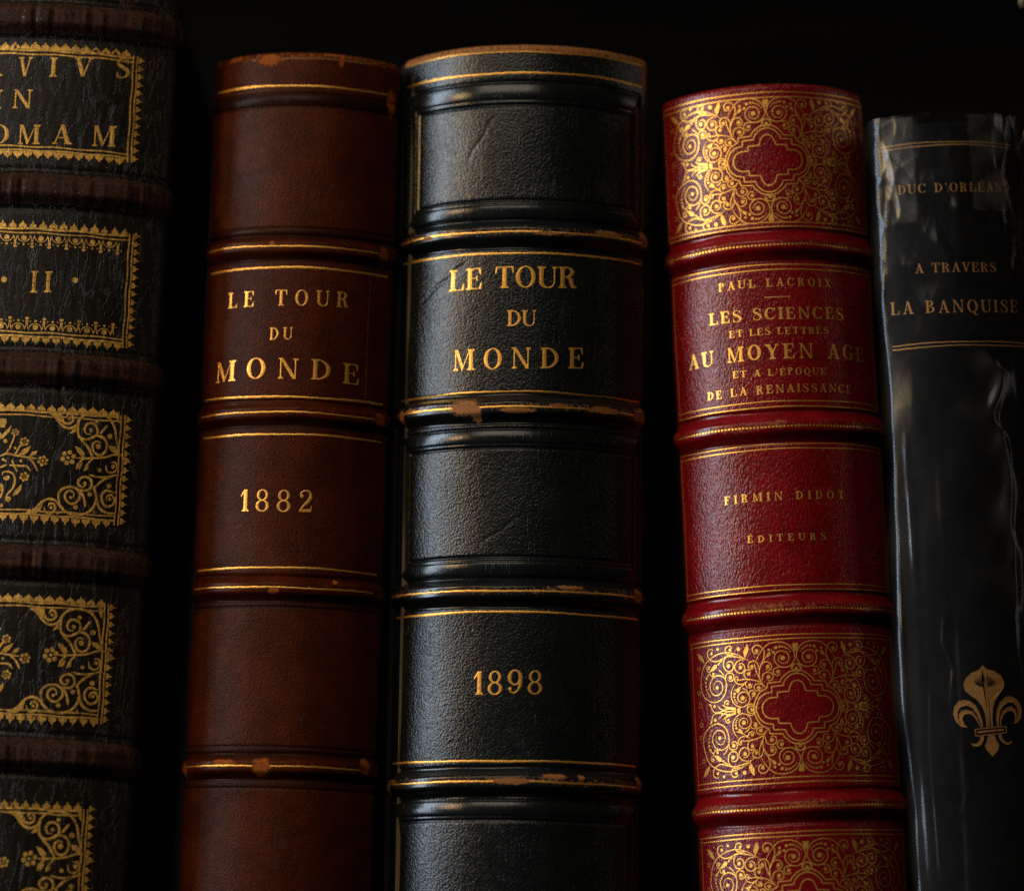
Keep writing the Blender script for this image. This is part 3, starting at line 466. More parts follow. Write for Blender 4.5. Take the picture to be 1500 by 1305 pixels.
# ------------------------------------------------------------------ materials in use
M_black=leather('black_leather',C(.0050,.0070,.0074),C(.0088,.0112,.0114),rough=.25,cell=.66,bump=.11,spec=.35,wearc=C(.36,.145,.045),smooth_rough=.20,scratch=.15)
M_brown=leather('brown_leather',C(.043,.0070,.0015),C(.070,.0120,.0021),rough=.44,cell=.55,bump=.11,spec=.09,wearc=C(.33,.085,.017),smooth_rough=.32,scratch=.2)
M_red=leather('red_leather',C(.170,.0030,.0058),C(.232,.0054,.0082),rough=.23,cell=.62,bump=.145,spec=.34,wearc=C(.42,.10,.035),aniso=(math.radians(33),.55),smooth_rough=.20,scratch=.1)
M_left=leather('old_calf_leather',C(.0075,.0058,.0035),C(.0120,.0088,.0050),rough=.42,cell=.6,bump=.09,spec=.20,wearc=C(.060,.026,.015),crack=.9,smooth_rough=.26,scratch=.3)
M_cloth=leather('black_cloth',C(.0032,.0038,.0055),C(.0046,.0054,.0076),rough=.6,cell=.4,bump=.05,spec=.08)
M_tan=leather('tan_leather',C(.30,.13,.045),C(.22,.09,.03),rough=.5,cell=.6,bump=.08)
M_gold=gold('gold_leaf',C(.98,.54,.105),rough=.40,bump=.06,worn=.45,dull=C(.20,.09,.02))
M_gold_red=gold('gold_leaf_bright',C(1.,.58,.12),rough=.40,bump=.06,metal=.82,worn=.24,dull=C(.22,.09,.025))
M_gold_old=gold('gold_leaf_aged',C(.74,.45,.09),rough=.50,worn=.85,dull=C(.055,.034,.010),bump=.12,loss=1.1,metal=.55)
M_gold_dim=gold('gold_leaf_dull',C(.42,.225,.065),rough=.55,worn=.5,dull=C(.13,.06,.016),metal=.45)
M_board_k=plain('dark_board_cloth',C(.006,.005,.005),.7,.25)
M_board_r=plain('red_board_cloth',C(.03,.003,.004),.7,.25)
M_page=plain('aged_page_edges',C(.16,.12,.075),.85,.15,C(.10,.075,.045),.8,(1.,.05,.05),.1)
M_wood=plain('dark_stained_wood',C(.0075,.0058,.0038),.8,.05,C(.004,.003,.002),.12,(.12,1,1),.2)
M_paint=plain('pale_ochre_wood',C(.34,.24,.12),.7,.25)

def zero(s,v): return np.zeros(np.broadcast(s,v).shape)
def sm(x,a,b):
    t=np.clip((x-a)/(b-a),0,1); return t*t*(3-2*t)
def bandmask(B,s,v,k=1.35):
    m=np.zeros(np.broadcast(s,v).shape)
    for i,vb in enumerate(B.bands): m=np.maximum(m,1-sm(np.abs(v-vb-B.wob(s,i)),B.hw*k*.85,B.hw*k))
    return m
def crest(B,s,v,a):
    m=np.zeros(np.broadcast(s,v).shape)
    for i,vb in enumerate(B.bands): m=np.maximum(m,a*np.exp(-((v-vb-B.wob(s,i)-.4)/(B.hw*.42))**2))
    return m
def groove(x,c,w,d): return -d*np.exp(-((x-c)/w)**2)
def pose(k): p=DATA['pose'][k]; return (p[0],p[1],0.0),p[2],p[3],p[4],p[5]

# ================================================================== black book, 1898
loc,lean,yaw,w,T=pose('black')
PAN=[(-31.2,32.7,252.81,279.4,-36.0,36.4,247.4,285.9),(-32.2,34.2,154.9,184.5,-36.4,37.0,149.3,189.6),(-33.6,34.4,55,84.7,-37.2,37.2,50,90.0)]
def crease(s,v,a,b,w,h):
    ax,ay=a; bx,by=b; L=math.hypot(bx-ax,by-ay); ux,uy=(bx-ax)/L,(by-ay)/L
    t=(s-ax)*ux+(v-ay)*uy; q=-(s-ax)*uy+(v-ay)*ux+.25*np.sin(t*.7)
    return -h*np.exp(-(q/w)**2)*sm(t,-1,2)*(1-sm(t,L-2,L+1))
def relief_black(B,s,v):
    d=crease(s,v,(-7.,276.5),(-15.,264.),.5,.13)+crease(s,v,(-14.5,236.),(-30.,226.),.55,.17)+crease(s,v,(-13.,235.3),(-24.,229.5),.5,.10)+crease(s,v,(2.,166.),(-9.,158.5),.45,.09)+crease(s,v,(12.,108.),(21.,115.),.45,.08)
    for a0,a1,v0,v1,b0,b1,u0,u1 in PAN:
        t=np.maximum.reduce([(v-v1)/(u1-v1),(v0-v)/(v0-u0),(s-a1)/(b1-a1),(a0-s)/(a0-b0)])
        ins=(t>0)&(t<1)
        side=np.maximum((s-a1)/(b1-a1),(a0-s)/(a0-b0))>=t-1e-6
        d=d+np.where(ins,np.where(side,.12,.50)*np.sin(math.pi*np.clip(t,0,1)),0)
        d=d+groove(t,0.0,.07,.38)+groove(t,.22,.05,.22)*(t<.5)+groove(t,1.02,.06,.35)
    return d
B=Spine(w,T,296.83,[243.48,195.3,145.5,94.75,46.5],hw=3.5,h=2.3,relief=relief_black,cap=2.0)
wr=[tuple(q) for q in [(p[0],p[1],p[2],p[3]) for p in DATA['pblack']]]
def wear_black(s,v):
    w=fill(s,v,wr)
    w=np.maximum(w,crest(B,s,v,.41))
    w=np.maximum(w,.66*sm(v,293.6,295.0))
    e=sm(s,B.S+.6,B.S+2.0)
    w=np.maximum(w,e*(.36+.5*sm(v,235,250)+.45*np.exp(-((v-170)/9)**2)+.3*np.exp(-((v-120)/7)**2)))
    w=np.maximum(w,.40*sm(-s,B.S+.2,B.S+2))
    w=np.maximum(w,.72*sm(s,B.S-1.6,B.S)*sm(v,281,290))
    return w
def grain_black(s,v):
    g=1-bandmask(B,s,v)
    for a0,a1,v0,v1,b0,b1,u0,u1 in PAN:
        t=np.maximum.reduce([(v-v1)/(u1-v1),(v0-v)/(v0-u0),(s-a1)/(b1-a1),(a0-s)/(a0-b0)])
        g=g*(1-((t>-.02)&(t<1.05))*.88)
    return g*(1-.6*sm(v,285,287)*(1-sm(v,286.5,288)))
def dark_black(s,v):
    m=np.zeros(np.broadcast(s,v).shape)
    for i,vb in enumerate(B.bands): m=np.maximum(m,np.exp(-((v-vb+B.hw*1.0)/1.2)**2)*.8)  # shade on each band's underside, painted into the leather colour
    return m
bk=thing('book','thick black leather book titled LE TOUR DU MONDE with the year 1898','book',loc,lean,yaw,'old bound books standing in a row')
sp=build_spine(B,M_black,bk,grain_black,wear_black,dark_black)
body(B,bk,M_board_k,M_page,150,yaw)
wl=lambda s,v: fill(s,v,wr)*.9
E=B.S*.985
for i,(v,a,b,ww) in enumerate([(294.5,-E,E,.32),(288.55,-E,E,.50),(238.05,-E,E,.52),(199.75,-E,E,.52),(140.05,-E,E,.55),(100.4,-E,E,.55)]): hline(B,v,a,b,ww,M_gold,sp,wl,k=i)
for i,vb in enumerate(B.bands[:4]): hline(B,vb+.0,-E,E-1,.48,M_gold,sp,lambda s,v:fill(s,v,wr)*.9+.18*sm(s,22,38),k=i)

REG['black']=(B,sp,wl)
# ================================================================== brown book, 1882
loc,lean,yaw,w,T=pose('brown'); T=.80
def relief_brown(B,s,v):
    d=np.zeros(s.shape)
    for c in (283.33,279.75,245.57,243.48,141.63,104.37,93.34,149.78,200.65-4.0): d=d+groove(v,c,.28,.30)
    return d+.35*np.exp(-((v-281.54)/1.3)**2)
BB=Spine(w,T,295.35,[240.17,194.25,146.80,99.10,49.8],hw=3.1,h=1.7,relief=relief_brown,cap=2.4)
wb=[tuple(p) for p in DATA['pbrown']]
def wear_brown(s,v):
    w=fill(s,v,wb); w=np.maximum(w,crest(BB,s,v,.32)); w=np.maximum(w,.46*sm(v,291.77,293.76))
    w=np.maximum(w,.38*sm(np.abs(s),BB.S-.5,BB.S+1.5)); return w
def grain_brown(s,v):
    g=1-bandmask(BB,s,v,1.3)
    return g*(1-np.exp(-((v-281.54)/1.9)**4)*.8)*(1-np.exp(-((v-244.47)/1.5)**4)*.8)
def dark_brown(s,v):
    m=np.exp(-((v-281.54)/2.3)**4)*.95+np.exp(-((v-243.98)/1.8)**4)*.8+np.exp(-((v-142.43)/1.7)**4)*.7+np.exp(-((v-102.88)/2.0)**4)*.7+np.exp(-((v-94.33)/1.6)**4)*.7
    for i,vb in enumerate(BB.bands): m=np.maximum(m,np.exp(-((v-vb+BB.hw*1.05)/1.1)**2)*.85)  # besides the blackish strips, underside shade of each band painted in
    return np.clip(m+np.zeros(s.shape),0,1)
B=BB
bk=thing('book','dark brown leather book titled LE TOUR DU MONDE with the year 1882','book',loc,lean,yaw,'old bound books standing in a row')
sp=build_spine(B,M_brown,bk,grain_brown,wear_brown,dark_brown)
body(B,bk,M_board_k,M_page,150,yaw)
wl=lambda s,v: fill(s,v,wb)*.95+.12*sm(s,0,24)
E=B.S*.97
for i,(v,ww) in enumerate([(285.56,.50),(234.49,.55),(198.87,.55),(188.53,.50),(152.26,.52)]): hline(B,v,-E,E,ww,M_gold,sp,wl,k=i)
hline(B,293.26,-15,19,.2,M_gold_dim,sp,lambda s,v:fill(s,v,wb)+.22,k=3)
for i,vb in enumerate(B.bands[:4]): hline(B,vb,-E,E-2,.42,M_gold,sp,lambda s,v:fill(s,v,wb)*.95+.26*sm(s,-4,24),k=i)
g=Gold()
for v in np.arange(200.36,235,.75): g.disc((20.9+rng.normal(0,.12),v),.16,.2,6)
g.obj('gilt_line',B,M_gold_dim,sp,lambda s,v:.25+0*s)

REG['brown']=(B,sp,wl)
# ================================================================== red book
Gold.bead=.15
loc,lean,yaw,w,T=pose('red')
def relief_red(B,s,v):
    d=np.zeros(s.shape)
    for k,vb in enumerate(B.bands):
        for o in (4.55,-4.5): d=d+groove(v-vb-B.wob(s,k),o,.25,.22)
    return d
BR=Spine(w,T,285.9,[240.3,190.5,140.95,88.55,38],hw=3.6,h=2.0,relief=relief_red,cap=1.6,flat=.22,endtaper=.35)
wrd=[tuple(p) for p in DATA['pred']]
def wear_red(s,v):
    w=fill(s,v,wrd)*.62; w=np.maximum(w,crest(BR,s,v,.37)); w=np.maximum(w,.36*sm(v,284.2,285.4))
    w=np.maximum(w,crest(BR,s,v,1.)*sm(np.abs(s),BR.S-3.5,BR.S)*.5); return w
def grain_red(s,v): return 1-bandmask(BR,s,v,1.35)*.95
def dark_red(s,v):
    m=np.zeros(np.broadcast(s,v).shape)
    for i,vb in enumerate(BR.bands): m=np.maximum(m,np.exp(-((v-vb+BR.hw*1.02)/1.2)**2)*.75); m=np.maximum(m,np.exp(-((v-vb-4.6)/.5)**2)*.5)  # painted underside shade, then the dark tooled line above each band
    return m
B=BR
bk=thing('book','crimson leather book by PAUL LACROIX with gilt scrollwork panels on its spine','book',loc,lean,yaw,'old bound books standing in a row')
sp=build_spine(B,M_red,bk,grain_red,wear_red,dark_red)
body(B,bk,M_board_r,M_page,150,yaw)
wl=lambda s,v: .08+.08*np.sin(s*.7+v)
E=32.6
def frame(c,v0a,v0b,v1a,v1b,sl,sr):
    fr=Gold()
    for v in (v0a,v0b,v1a,v1b):
        s=np.arange(sl-.6,sr+.6,.35); fr.stroke(np.stack([s,v+.05*np.sin(s*.25+v)],1),.30,step=1,rough=.07)
    for s in (sl,sr,sr+.95 if c else sr):
        vv=np.arange(v0a,v1b,.8); fr.stroke(np.stack([s+.05*np.sin(vv*.2+s),vv],1),.26,step=1,rough=.07)
    fr.obj('gilt_frame',B,M_gold_red,sp,wl)
frame(1,245.57,246.75,281.87,283.25,-32.6,31.9)
frame(1,195.85,197.35,233.66,235.03,-32.2,31.4)
frame(1,146.16,147.52,184.43,185.74,-32.45,31.6)
frame(1,94.95,96.3,133.1,134.18,-31.9,31.3)
frame(1,43.5,44.8,80.84,81.95,-31.9,31.3)
for i,vb in enumerate(B.bands[:4]):
    hline(B,vb-.25,-E+1,E-1,.46,M_gold_red,sp,lambda s,v:fill(s,v,wrd)*.30+.12,k=i,dash=.95,name='dashed_gilt_line')
def ornament(c,seed):
    O=DATA['orn']; g=Gold(); r=np.random.default_rng(seed)
    cs,cv=c
    for sx in (1,-1):
        for sy in (1,-1):
            f=lambda p:(np.asarray(p,float)*[sx*-1*-1,sy])*[1,1]+[cs,cv]
            for k,p in enumerate(O['S']): g.stroke(f(p),.27 if k>3 else .30,step=.22,taper=.14,rough=.07)
            for x,y,rr in O['D']:
                q=f([x,y]); g.disc(q,rr*.95,n=10)
            for p in O['P']: g.poly(f(p).tolist())
            for p in O['Q']: g.stroke(f(p),.33,step=.25,rough=.05)
            for x,y,rr in O['R']: g.ring(f([x,y]),rr,.16)
    q=[cs,cv]
    g.obj('gilt_ornament',B,M_gold_red,sp,lambda s,v:.06+.10*np.sin(s*.37+seed)*np.sin(v*.41))
ornament((-.2,264.25),1); ornament((-.1,114.8),2); ornament((-.1,62.3),3)
g=Gold(); g.stroke([(-3.3,226.05),(3.4,226.05)],.22); g.disc((3.4,226.05),.3); g.obj('gilt_rule',B,M_gold_red,sp,wl)

REG['red']=(B,sp,wl)
Gold.bead=.35
# ================================================================== old brown-black book at the left
loc,lean,yaw,w,T=pose('left'); T=.45; w-=2.5
def relief_left(B,s,v):
    d=np.zeros(s.shape); p=B.ph
    d=d+.05*np.sin(s*1.1+2.2*np.sin(v*.11+p[4])+p[5])*np.sin(v*.23+s*.3)*.6
    d=d+.03*np.sin(s*2.3+1.7*np.sin(v*.19+p[6]))*np.sin(v*.35+p[7])
    for k,vb in enumerate(B.bands):
        m=np.exp(-((v-vb)/(B.hw*.8))**2)
        d=d+m*(.9+.5*np.sin(s*.17+k*1.9))*(.30*np.sin(s*1.3+k+.8*np.sin(s*.31))+.13*np.sin(s*3.1+k*2.+1.2*np.sin(s*.53)))*(.6+.4*np.sin(s*.37+k))
    return d
BL=Spine(w,T,312,[302.4,254.8,205.6,153.6,102.3,53],hw=5.0,h=3.2,relief=relief_left,cap=3,rs=6,flat=.28)
wlf=[tuple(p) for p in DATA['pleft']]
def wear_left(s,v):
    w=fill(s,v,wlf)*.8; w=np.maximum(w,bandmask(BL,s,v,.95)*.56)
    w=np.maximum(w,.35*sm(s,35,42)); return w
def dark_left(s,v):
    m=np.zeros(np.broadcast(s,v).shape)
    for i,vb in enumerate(BL.bands): m=np.maximum(m,np.exp(-((v-vb+BL.hw*1.1)/2.0)**2))  # shade below each broad band, put into the colour
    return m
def grain_left(s,v): return 1-.75*bandmask(BL,s,v,1.1)
B=BL
bk=thing('book','old cracked dark brown book with broad bands and flower tooling, leftmost in the row','book',loc,lean,yaw,'old bound books standing in a row')
sp=build_spine(B,M_left,bk,grain_left,wear_left,dark_left)
body(B,bk,M_board_k,M_page,150,yaw)
def wl(s,v): return .10+.20*sm(s,24,36)+.14*np.sin(s*.9+v*.3)*np.sin(v*.21+s*.17)+.10*np.sin(s*2.1+1.3*np.sin(v*.3))
def scallop(g,v,s0,s1,per,r,up,point=0):
    for s in np.arange(s0,s1,per):
        rr=r*(1+rng.normal(0,.06))
        if point:
            g.poly([(s-rr*.8,v),(s-rr*.75,v+up*rr*.6),(s-rr*.25,v+up*rr*.95),(s,v+up*rr*1.6),(s+rr*.25,v+up*rr*.95),(s+rr*.75,v+up*rr*.6),(s+rr*.8,v)])
        else:
            a=np.linspace(0,math.pi,9); g.poly([(s+rr*math.cos(t),v+up*rr*math.sin(t)*1.05) for t in a])
            g.disc((s,v+up*rr*1.15),.28,n=6)
def vscallop(g,s,v0,v1,per,r):
    for v in np.arange(v0,v1,per):
        g.poly([(s,v-r*.8),(s+r*.6,v-r*.7),(s+r*.9,v-r*.2),(s+r*1.7,v),(s+r*.9,v+r*.25),(s+r*.6,v+r*.75),(s,v+r*.8)])
def lframe(vb,vt,sr,top,bot):
    g=Gold()
    for v,ww in ((vt,.55),(vt-1.1,.40),(vb,.55),(vb+1.1,.42)):
        s=np.arange(-38,sr,.4); g.stroke(np.stack([s,v+.12*np.sin(s*.5+v)],1),ww,step=1,rough=.12)
    for s,ww in ((sr,.42),(sr+1.05,.42)):
        v=np.arange(vb-1.2,vt+1.2,.5); g.stroke(np.stack([s+.1*np.sin(v*.6),v],1),ww,step=1,rough=.12)
    scallop(g,vt+.3,-38,sr-.3,2.75,1.32,1,top); scallop(g,vb-.3,-38,sr-.3,2.75,1.32,-1,bot)
    vscallop(g,sr+1.4,vb,vt+1,2.3,1.05)
    g.obj('gilt_frame',B,M_gold_old,sp,wl)
lframe(265.3,293.4,30.2,0,0); lframe(214.1,243.6,32.1,1,1); lframe(165.9,193.8,33.0,0,1); lframe(112.7,142.5,31.8,0,1); lframe(59,88.1,29.6,1,1)
g=Gold()                                  # lace of rosettes inside the second compartment
for k,s in enumerate(np.arange(-37.6,31,4.6)):
    for v,up in ((241.8,-1),(215.9,1)):
        a=np.linspace(0,math.pi,15); r=1.75
        g.stroke([(s+r*math.cos(t),v+up*(r*math.sin(t))) for t in a],.26); g.disc((s,v+up*.75),.75,n=9)
        g.disc((s,v+up*2.5),.33); g.disc((s+2.3,v+up*2.2),.42); g.disc((s+2.3,v+up*3.1),.55,.4); g.stroke([(s+1.9,v+up*.3),(s+2.3,v+up*1.9),(s+2.7,v+up*.3)],.26)
        g.disc((s+1.35,v+up*2.4),.18); g.disc((s+3.25,v+up*2.4),.18)
g.obj('gilt_ornament',B,M_gold_old,sp,wl)
def corner(vb,ds):
    O=DATA['lorn']; g=Gold(); f=lambda p:np.asarray(p,float)+[ds,vb]
    for mir in (1,-1):
        cx=1.5+ds
        def h(p):
            q=f(p); 
            if mir<0: q[...,0]=2*cx-q[...,0]
            return q
        for k,p in enumerate(O['S']): g.stroke(h(p),.66 if k<14 else .52,step=.25,taper=.12,rough=.1)
        for x,y,r in O['D']: g.disc(h([x,y]),r*.95,n=9)
        for p in O['P']: g.poly(h(p).tolist())
        for x,y,r,n in O['W']:
            c=h([x,y])
            for t in range(n): a=t*2*math.pi/n+.3; g.disc((c[0]+r*.66*math.cos(a),c[1]+r*.66*math.sin(a)),r*.29,n=8)
            g.disc(c,r*.20,n=8)
    g.obj('gilt_ornament',B,M_gold_old,sp,wl)
corner(165.9,0); corner(112.9,-1.2); corner(59.2,-3.3)

REG['left']=(B,sp,wl)
# ================================================================== black book in clear plastic
loc,lean,yaw,w,T=pose('wrap')
B=BW=Spine(w,T,275.4,[],rs=2.5,cap=1.2)
bk=thing('book','black book LA BANQUISE with a gold fleur de lis, wrapped in crinkled clear plastic','book',loc,lean,yaw,'old bound books standing in a row')
sp=build_spine(B,M_cloth,bk,lambda s,v:1+0*s,lambda s,v:0*s,lambda s,v:0*s)
body(B,bk,M_board_k,M_page,150,yaw)
wl=lambda s,v: .12+0*s
for k,(v,a,b) in enumerate([(269.7,-19.5,18.5),(268.75,-19.5,18.5),(214.1,-19.6,19.6),(213.1,-19.6,19.6)]): hline(B,v,a,b,.32,M_gold_dim,sp,wl,k=k)
g=Gold(); cs,cv=DATA['cf']; F_=DATA['fleur']; f=lambda p:(np.asarray(p)+[cs,cv]).tolist()
for k in ('petL','petR','mid','curlL','curlR','tail','tl','tr'): g.poly(f(F_[k]))
for k in ('curlL2','curlR2'): g.poly(f(F_[k]))
b=f(F_['bar']); b.append(b[0])
for i in range(4): g.stroke([b[i],b[i+1]],.22)
g.poly(f(F_['barcore']))
g.obj('fleur_de_lis',B,M_gold_dim,sp,lambda s,v:.08+0*s,None,.13)
h=Gold()                                   # engraved hatching of the petals
P1=np.array(f(F_['petL'])); P2=np.array(f(F_['petR']))
top=P1[0]
for i in range(1,8):
    t=i/9.
    for sd in (-1,1):
        x0=top[0]+sd*(.35+t*3.2); L=3.6*(1-t*.75)
        h.stroke([(x0,top[1]-2.2-t*2.1),(x0+.12-sd*t*.55,top[1]-2.2-t*2.1-L*.6),(x0+.3-sd*t*1.5,top[1]-2.4-t*2.0-L)],.20,taper=.3)
h.obj('engraved_hatching',B,M_cloth,sp,None,None,.26)

REG['wrap']=(B,sp,wl)
# ------------------------------------------------------------------ lettering
Gold.bead=.5
XS={'brown':[1.05,.95,1.22,1.0],'black':[1.17,1.12,1.12,1.0],'red':[1.15,1.2,1.25,1.12,1.2,1.15,1.15,1.2],'wrap':[1.05,1.12,1.08]}
cnt={}
for (k,s,l,r,m0,m1) in DATA['text']:
    i=cnt.get(k,0); cnt[k]=i+1
    B,sp,wl=REG[k]; Gold.bead=.2 if k=='red' else .5
    TK,HR=(.195,.075) if k=='red' else (.165,.052)
    if s.startswith('AU M'): l,r=[l[0]+1.1,l[1]],[r[0]-1.6,r[1]]
    mat={'brown':M_gold,'black':M_gold,'red':M_gold_red,'wrap':M_gold_dim}[k]
    text(B,s,l,r,m1[1]-m0[1],XS[k][i],mat,sp,'year_lettering' if s[0]=='1' else 'title_lettering',
         wearf=(lambda s,v:.10+.10*np.sin(s*.9+v*1.3)*np.sin(v*.7-s*.4)) if k!='red' else (lambda s,v:.06+.11*np.sin(s*.9+v*1.3)*np.sin(v*.7-s*.4)),
         vmid=m0[1],jit=.012 if k!='red' else .022,label='gold lettering '+s)
B,sp,wl=REG['left']
for s,l,r,vt in DATA['ltext']:
    text(B,s,l,r,vt-l[1],(r[0]-l[0])/(vt-l[1])/glyph(s)[1],M_gold_old,sp,'title_lettering',lambda s,v:.20+.28*np.sin(s*1.3+1)*np.sin(v*.9+s*.7))
g=Gold()
for c in DATA['ldots']: g.disc(c,.85,.8,9)
g.obj('gilt_dot',B,M_gold_old,sp,lambda s,v:.15+0*s)

# ------------------------------------------------------------------ clear plastic wrap
def plastic(name,haze_sheen,rough=.07,tint=C(.75,.72,.68)):
    n=N(name); co=n.mm(); a=n.noise(co,.12,3,.6); b=n.noise(n.mm((1,1,.35)),.45,4,.65)
    bp=n.a('ShaderNodeBump',{'Height':b,'Distance':.002*MM,'Strength':1.})
    fr=n.a('ShaderNodeFresnel',{'IOR':1.5,'Normal':bp.outputs[0]}).outputs[0]
    tr=n.a('ShaderNodeBsdfTransparent',{'Color':C(.95,.95,.94)})
    df=n.a('ShaderNodeBsdfDiffuse',{'Color':tint}); gl=n.a('ShaderNodeBsdfGlossy',{'Color':C(.82,.9,1.),'Roughness':rough,'Normal':bp.outputs[0]})
    m1=n.a('ShaderNodeMixShader',{0:n.math('MULTIPLY',n.math('MULTIPLY_ADD',n.attr('haze_sheen'),8.,n.ramp(a,.25,.75)),haze_sheen),1:tr.outputs[0],2:df.outputs[0]})
    m2=n.a('ShaderNodeMixShader',{0:n.math('MINIMUM',n.math('MULTIPLY',fr,.75),.022),1:m1.outputs[0],2:gl.outputs[0]})
    return n.out(m2.outputs[0])
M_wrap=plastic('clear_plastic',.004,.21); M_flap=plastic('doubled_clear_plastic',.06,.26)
B,sp,wl=REG['wrap']; wrapbook=sp.parent
def ridge(s,v,path,a,w,asym=0):
    p=np.asarray(path,float); o=np.argsort(p[:,1]); p=p[o]
    c=np.interp(v,p[:,1],p[:,0]); lo,hi=p[0,1],p[-1,1]
    f=np.clip((v-lo)/6,0,1)*np.clip((hi-v)/6,0,1)
    x=(s-c)/w
    r=np.exp(-x*x)
    if asym: r=r+asym*np.where(x<0,np.exp(-(x/5)**2),np.exp(-x*x))
    return a*f*r
def crink(s,v,seed,f):
    r=np.random.default_rng(seed); o=np.zeros(s.shape)
    for _ in range(9):
        a=r.uniform(0,6.28); k=f*r.uniform(.6,2.2); q=np.sin(s*k*math.cos(a)*1.6+v*k*math.sin(a)*.7+r.uniform(0,6.28)+1.2*np.sin(v*.13*f+s*.2*f+r.uniform(0,6)))
        o=o+(1-np.abs(q))**2/k*.25
    return o
def wrap_off(s,v):
    d=1.1+.30*np.sin(v*.05+s*.2)+.22*np.sin(v*.11-s*.33+.8*np.sin(v*.037))+.16*np.sin(v*.17+s*.45+1.1*np.sin(v*.06+s*.1))
    up=sm(v,205,262); lo=1-sm(v,150,230)
    d=d+crink(s,v,3,.20)*(.02+.14*up)*(.4+.6*sm(np.abs(s-2),5,14))
    for path,a,w,asym in DATA['ridges']: d=d+ridge(s,v,path,a*.42,w*1.5,asym)
    for cs,cv,rs,rv,a in DATA['dimples']: d=d+a*np.exp(-((s-cs)/rs)**2-((v-cv)/rv)**2)
    edge=sm(-s,15,21); d=d*(1-.2*edge); d=d+edge*(.45+1.2*lo)*(1.0+.5*np.sin(v*.06))+edge*(.5*np.sin(v*.17)+.25*np.sin(v*.33+1))*.3
    e2=sm(s,14,20); d=d+e2*(.5*np.sin(v*.19+2)+.2*np.sin(v*.41)+.8)
    m=np.exp(-((s-5)/6.5)**2)*sm(v,146,156)*(1-sm(v,203,212)); d=d+m*.42*np.sin(v*.40-s*.33+1.4*np.sin(s*.36)+.8*np.sin(v*.13))
    m=np.exp(-((s+3)/7)**2)*sm(v,222,232)*(1-sm(v,256,266)); d=d+m*.30*np.sin(v*.36+s*.40+1.2*np.sin(s*.5+1))
    return d
def haze_sheen(s,v):  # fold, left-edge and ridge sheen painted in as milky diffuse colour
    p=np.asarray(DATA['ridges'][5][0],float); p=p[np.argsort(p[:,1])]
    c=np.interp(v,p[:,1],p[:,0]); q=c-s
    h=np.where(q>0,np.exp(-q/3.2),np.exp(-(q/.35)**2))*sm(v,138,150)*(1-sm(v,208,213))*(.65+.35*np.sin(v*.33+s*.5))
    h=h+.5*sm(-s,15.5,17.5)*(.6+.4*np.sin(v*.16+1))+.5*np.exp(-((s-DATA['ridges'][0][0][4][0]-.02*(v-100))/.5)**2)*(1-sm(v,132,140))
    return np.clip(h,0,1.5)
def sheet(name,mat,s0,s1,v0,v1,off0,fn,parent,ds=.3,dv=.4):
    s=np.arange(s0,s1,ds); v=np.arange(v0,v1,dv); V,Sg=np.meshgrid(v,s,indexing='ij')
    x,y,nx,ny=B.base(Sg); o=fn(Sg,V)+off0
    P=np.stack([x+nx*o,y+ny*o,V],-1)*MM
    return mesh_obj(name,P.reshape(-1,3),grid_faces(len(v),len(s),0,len(v)-1),mat,parent,{'haze_sheen':haze_sheen(Sg,V) if name=='plastic_wrap' else -.2*(1-sm(Sg,s0,s0+2.2)*sm(-Sg,-s1,-s1+2.2)*sm(V,v0,v0+.9))})
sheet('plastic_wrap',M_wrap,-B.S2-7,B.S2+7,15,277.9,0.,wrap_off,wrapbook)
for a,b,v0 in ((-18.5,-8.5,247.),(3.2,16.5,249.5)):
    sheet('plastic_flap',M_flap,a,b,v0,277.2,.45,lambda s,v:wrap_off(s,v)*.6+.1*np.sin(s*.5+v*.1),wrapbook)

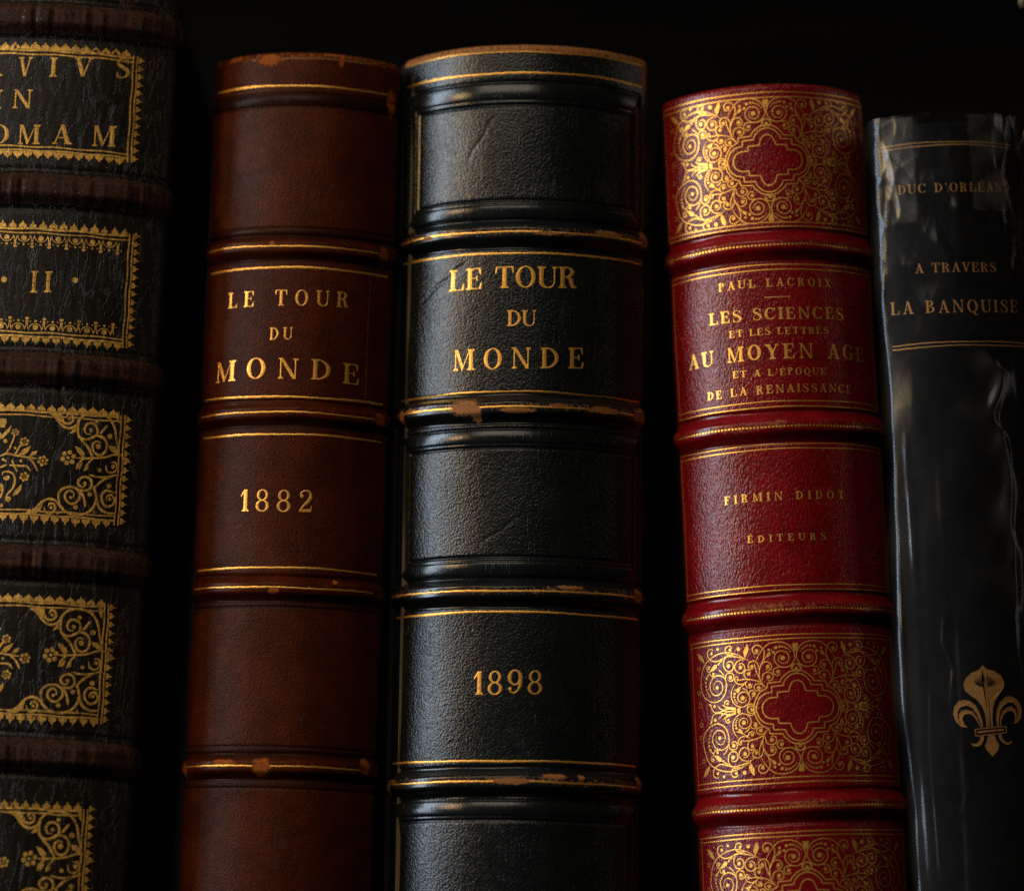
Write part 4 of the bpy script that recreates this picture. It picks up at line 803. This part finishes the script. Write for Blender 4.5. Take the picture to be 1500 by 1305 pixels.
# ------------------------------------------------------------------ sliver of the next book, block above, shelf
B=Spine(14,.8,277.5,[238,192,146,100,54],hw=2.4,h=1.2,cap=1.5)
bk=thing('book','pale tan book edge at the right border beside the plastic wrapped book','book',(.1682,.002,0),-.045,0,'old bound books standing in a row')
build_spine(B,M_tan,bk,lambda s,v:1-bandmask(B,s,v),lambda s,v:0*s,lambda s,v:0*s,ds=.6,dv=.5)
body(B,bk,M_board_k,M_page,150,0)
import bmesh
bm=bmesh.new()
pr=[(.1437,.3158),(.180,.3238),(.180,.358),(.1437,.358)]
vs=[[bm.verts.new((x,y,z)) for x,z in pr] for y in (.0,.03)]
bm.faces.new(vs[0][::-1]); bm.faces.new(vs[1])
for i in range(4): bm.faces.new((vs[0][i],vs[0][(i+1)%4],vs[1][(i+1)%4],vs[1][i]))
bmesh.ops.recalc_face_normals(bm,faces=bm.faces); bmesh.ops.bevel(bm,geom=bm.edges[:],offset=.0006,segments=2,affect='EDGES')
me=bpy.data.meshes.new('wooden_block'); bm.to_mesh(me); bm.free(); me.materials.append(M_paint)
o=bpy.data.objects.new('wooden_block',me); COL.objects.link(o); o['label']='small pale ochre wooden corner above the books at the top right'; o['category']='block'
for nm,x0,x1,y0,y1,z0,z1 in (('shelf_board',-420,420,-25,215,-24,-1.5),('shelf_back',-420,420,216,226,-24,440),('upper_shelf',-420,420,-5,215,425,447)):
    o=box(nm,x0,x1,y0,y1,z0,z1,M_wood,None,1.); o['kind']='structure'

# ------------------------------------------------------------------ light, world, camera
W=bpy.data.worlds.new('World'); sc.world=W; W.use_nodes=True
bg=W.node_tree.nodes['Background']; bg.inputs[0].default_value=(1.,.93,.85,1); bg.inputs[1].default_value=WORLD
def area(name,loc,to,sx,sy,e,col):
    l=bpy.data.lights.new(name,'AREA'); l.shape='RECTANGLE'; l.size=sx; l.size_y=sy; l.energy=e; l.color=col
    o=bpy.data.objects.new(name,l); COL.objects.link(o); o.location=loc
    o.rotation_euler=(Vector(to)-Vector(loc)).to_track_quat('-Z','Y').to_euler()
for a in LIGHTS: area(*a)
cam=bpy.data.cameras.new('camera'); co=bpy.data.objects.new('camera',cam); COL.objects.link(co); sc.camera=co
co.location=(0,-.94,.021); co.rotation_euler=(math.radians(90+9.9),0,0)
cam.sensor_width=36; cam.lens=36*5200/1500; cam.clip_start=.02; cam.clip_end=10
cam.dof.use_dof=True; cam.dof.focus_distance=.952; cam.dof.aperture_fstop=5.0
sc.view_settings.view_transform='Standard'; sc.view_settings.look='None'; sc.view_settings.exposure=0; sc.view_settings.gamma=1
sc.cycles.use_denoising=DENOISE; sc.cycles.max_bounces=6; sc.cycles.transparent_max_bounces=10; sc.cycles.sample_clamp_indirect=1.; sc.cycles.caustics_reflective=False; sc.cycles.caustics_refractive=False; sc.cycles.blur_glossy=1.
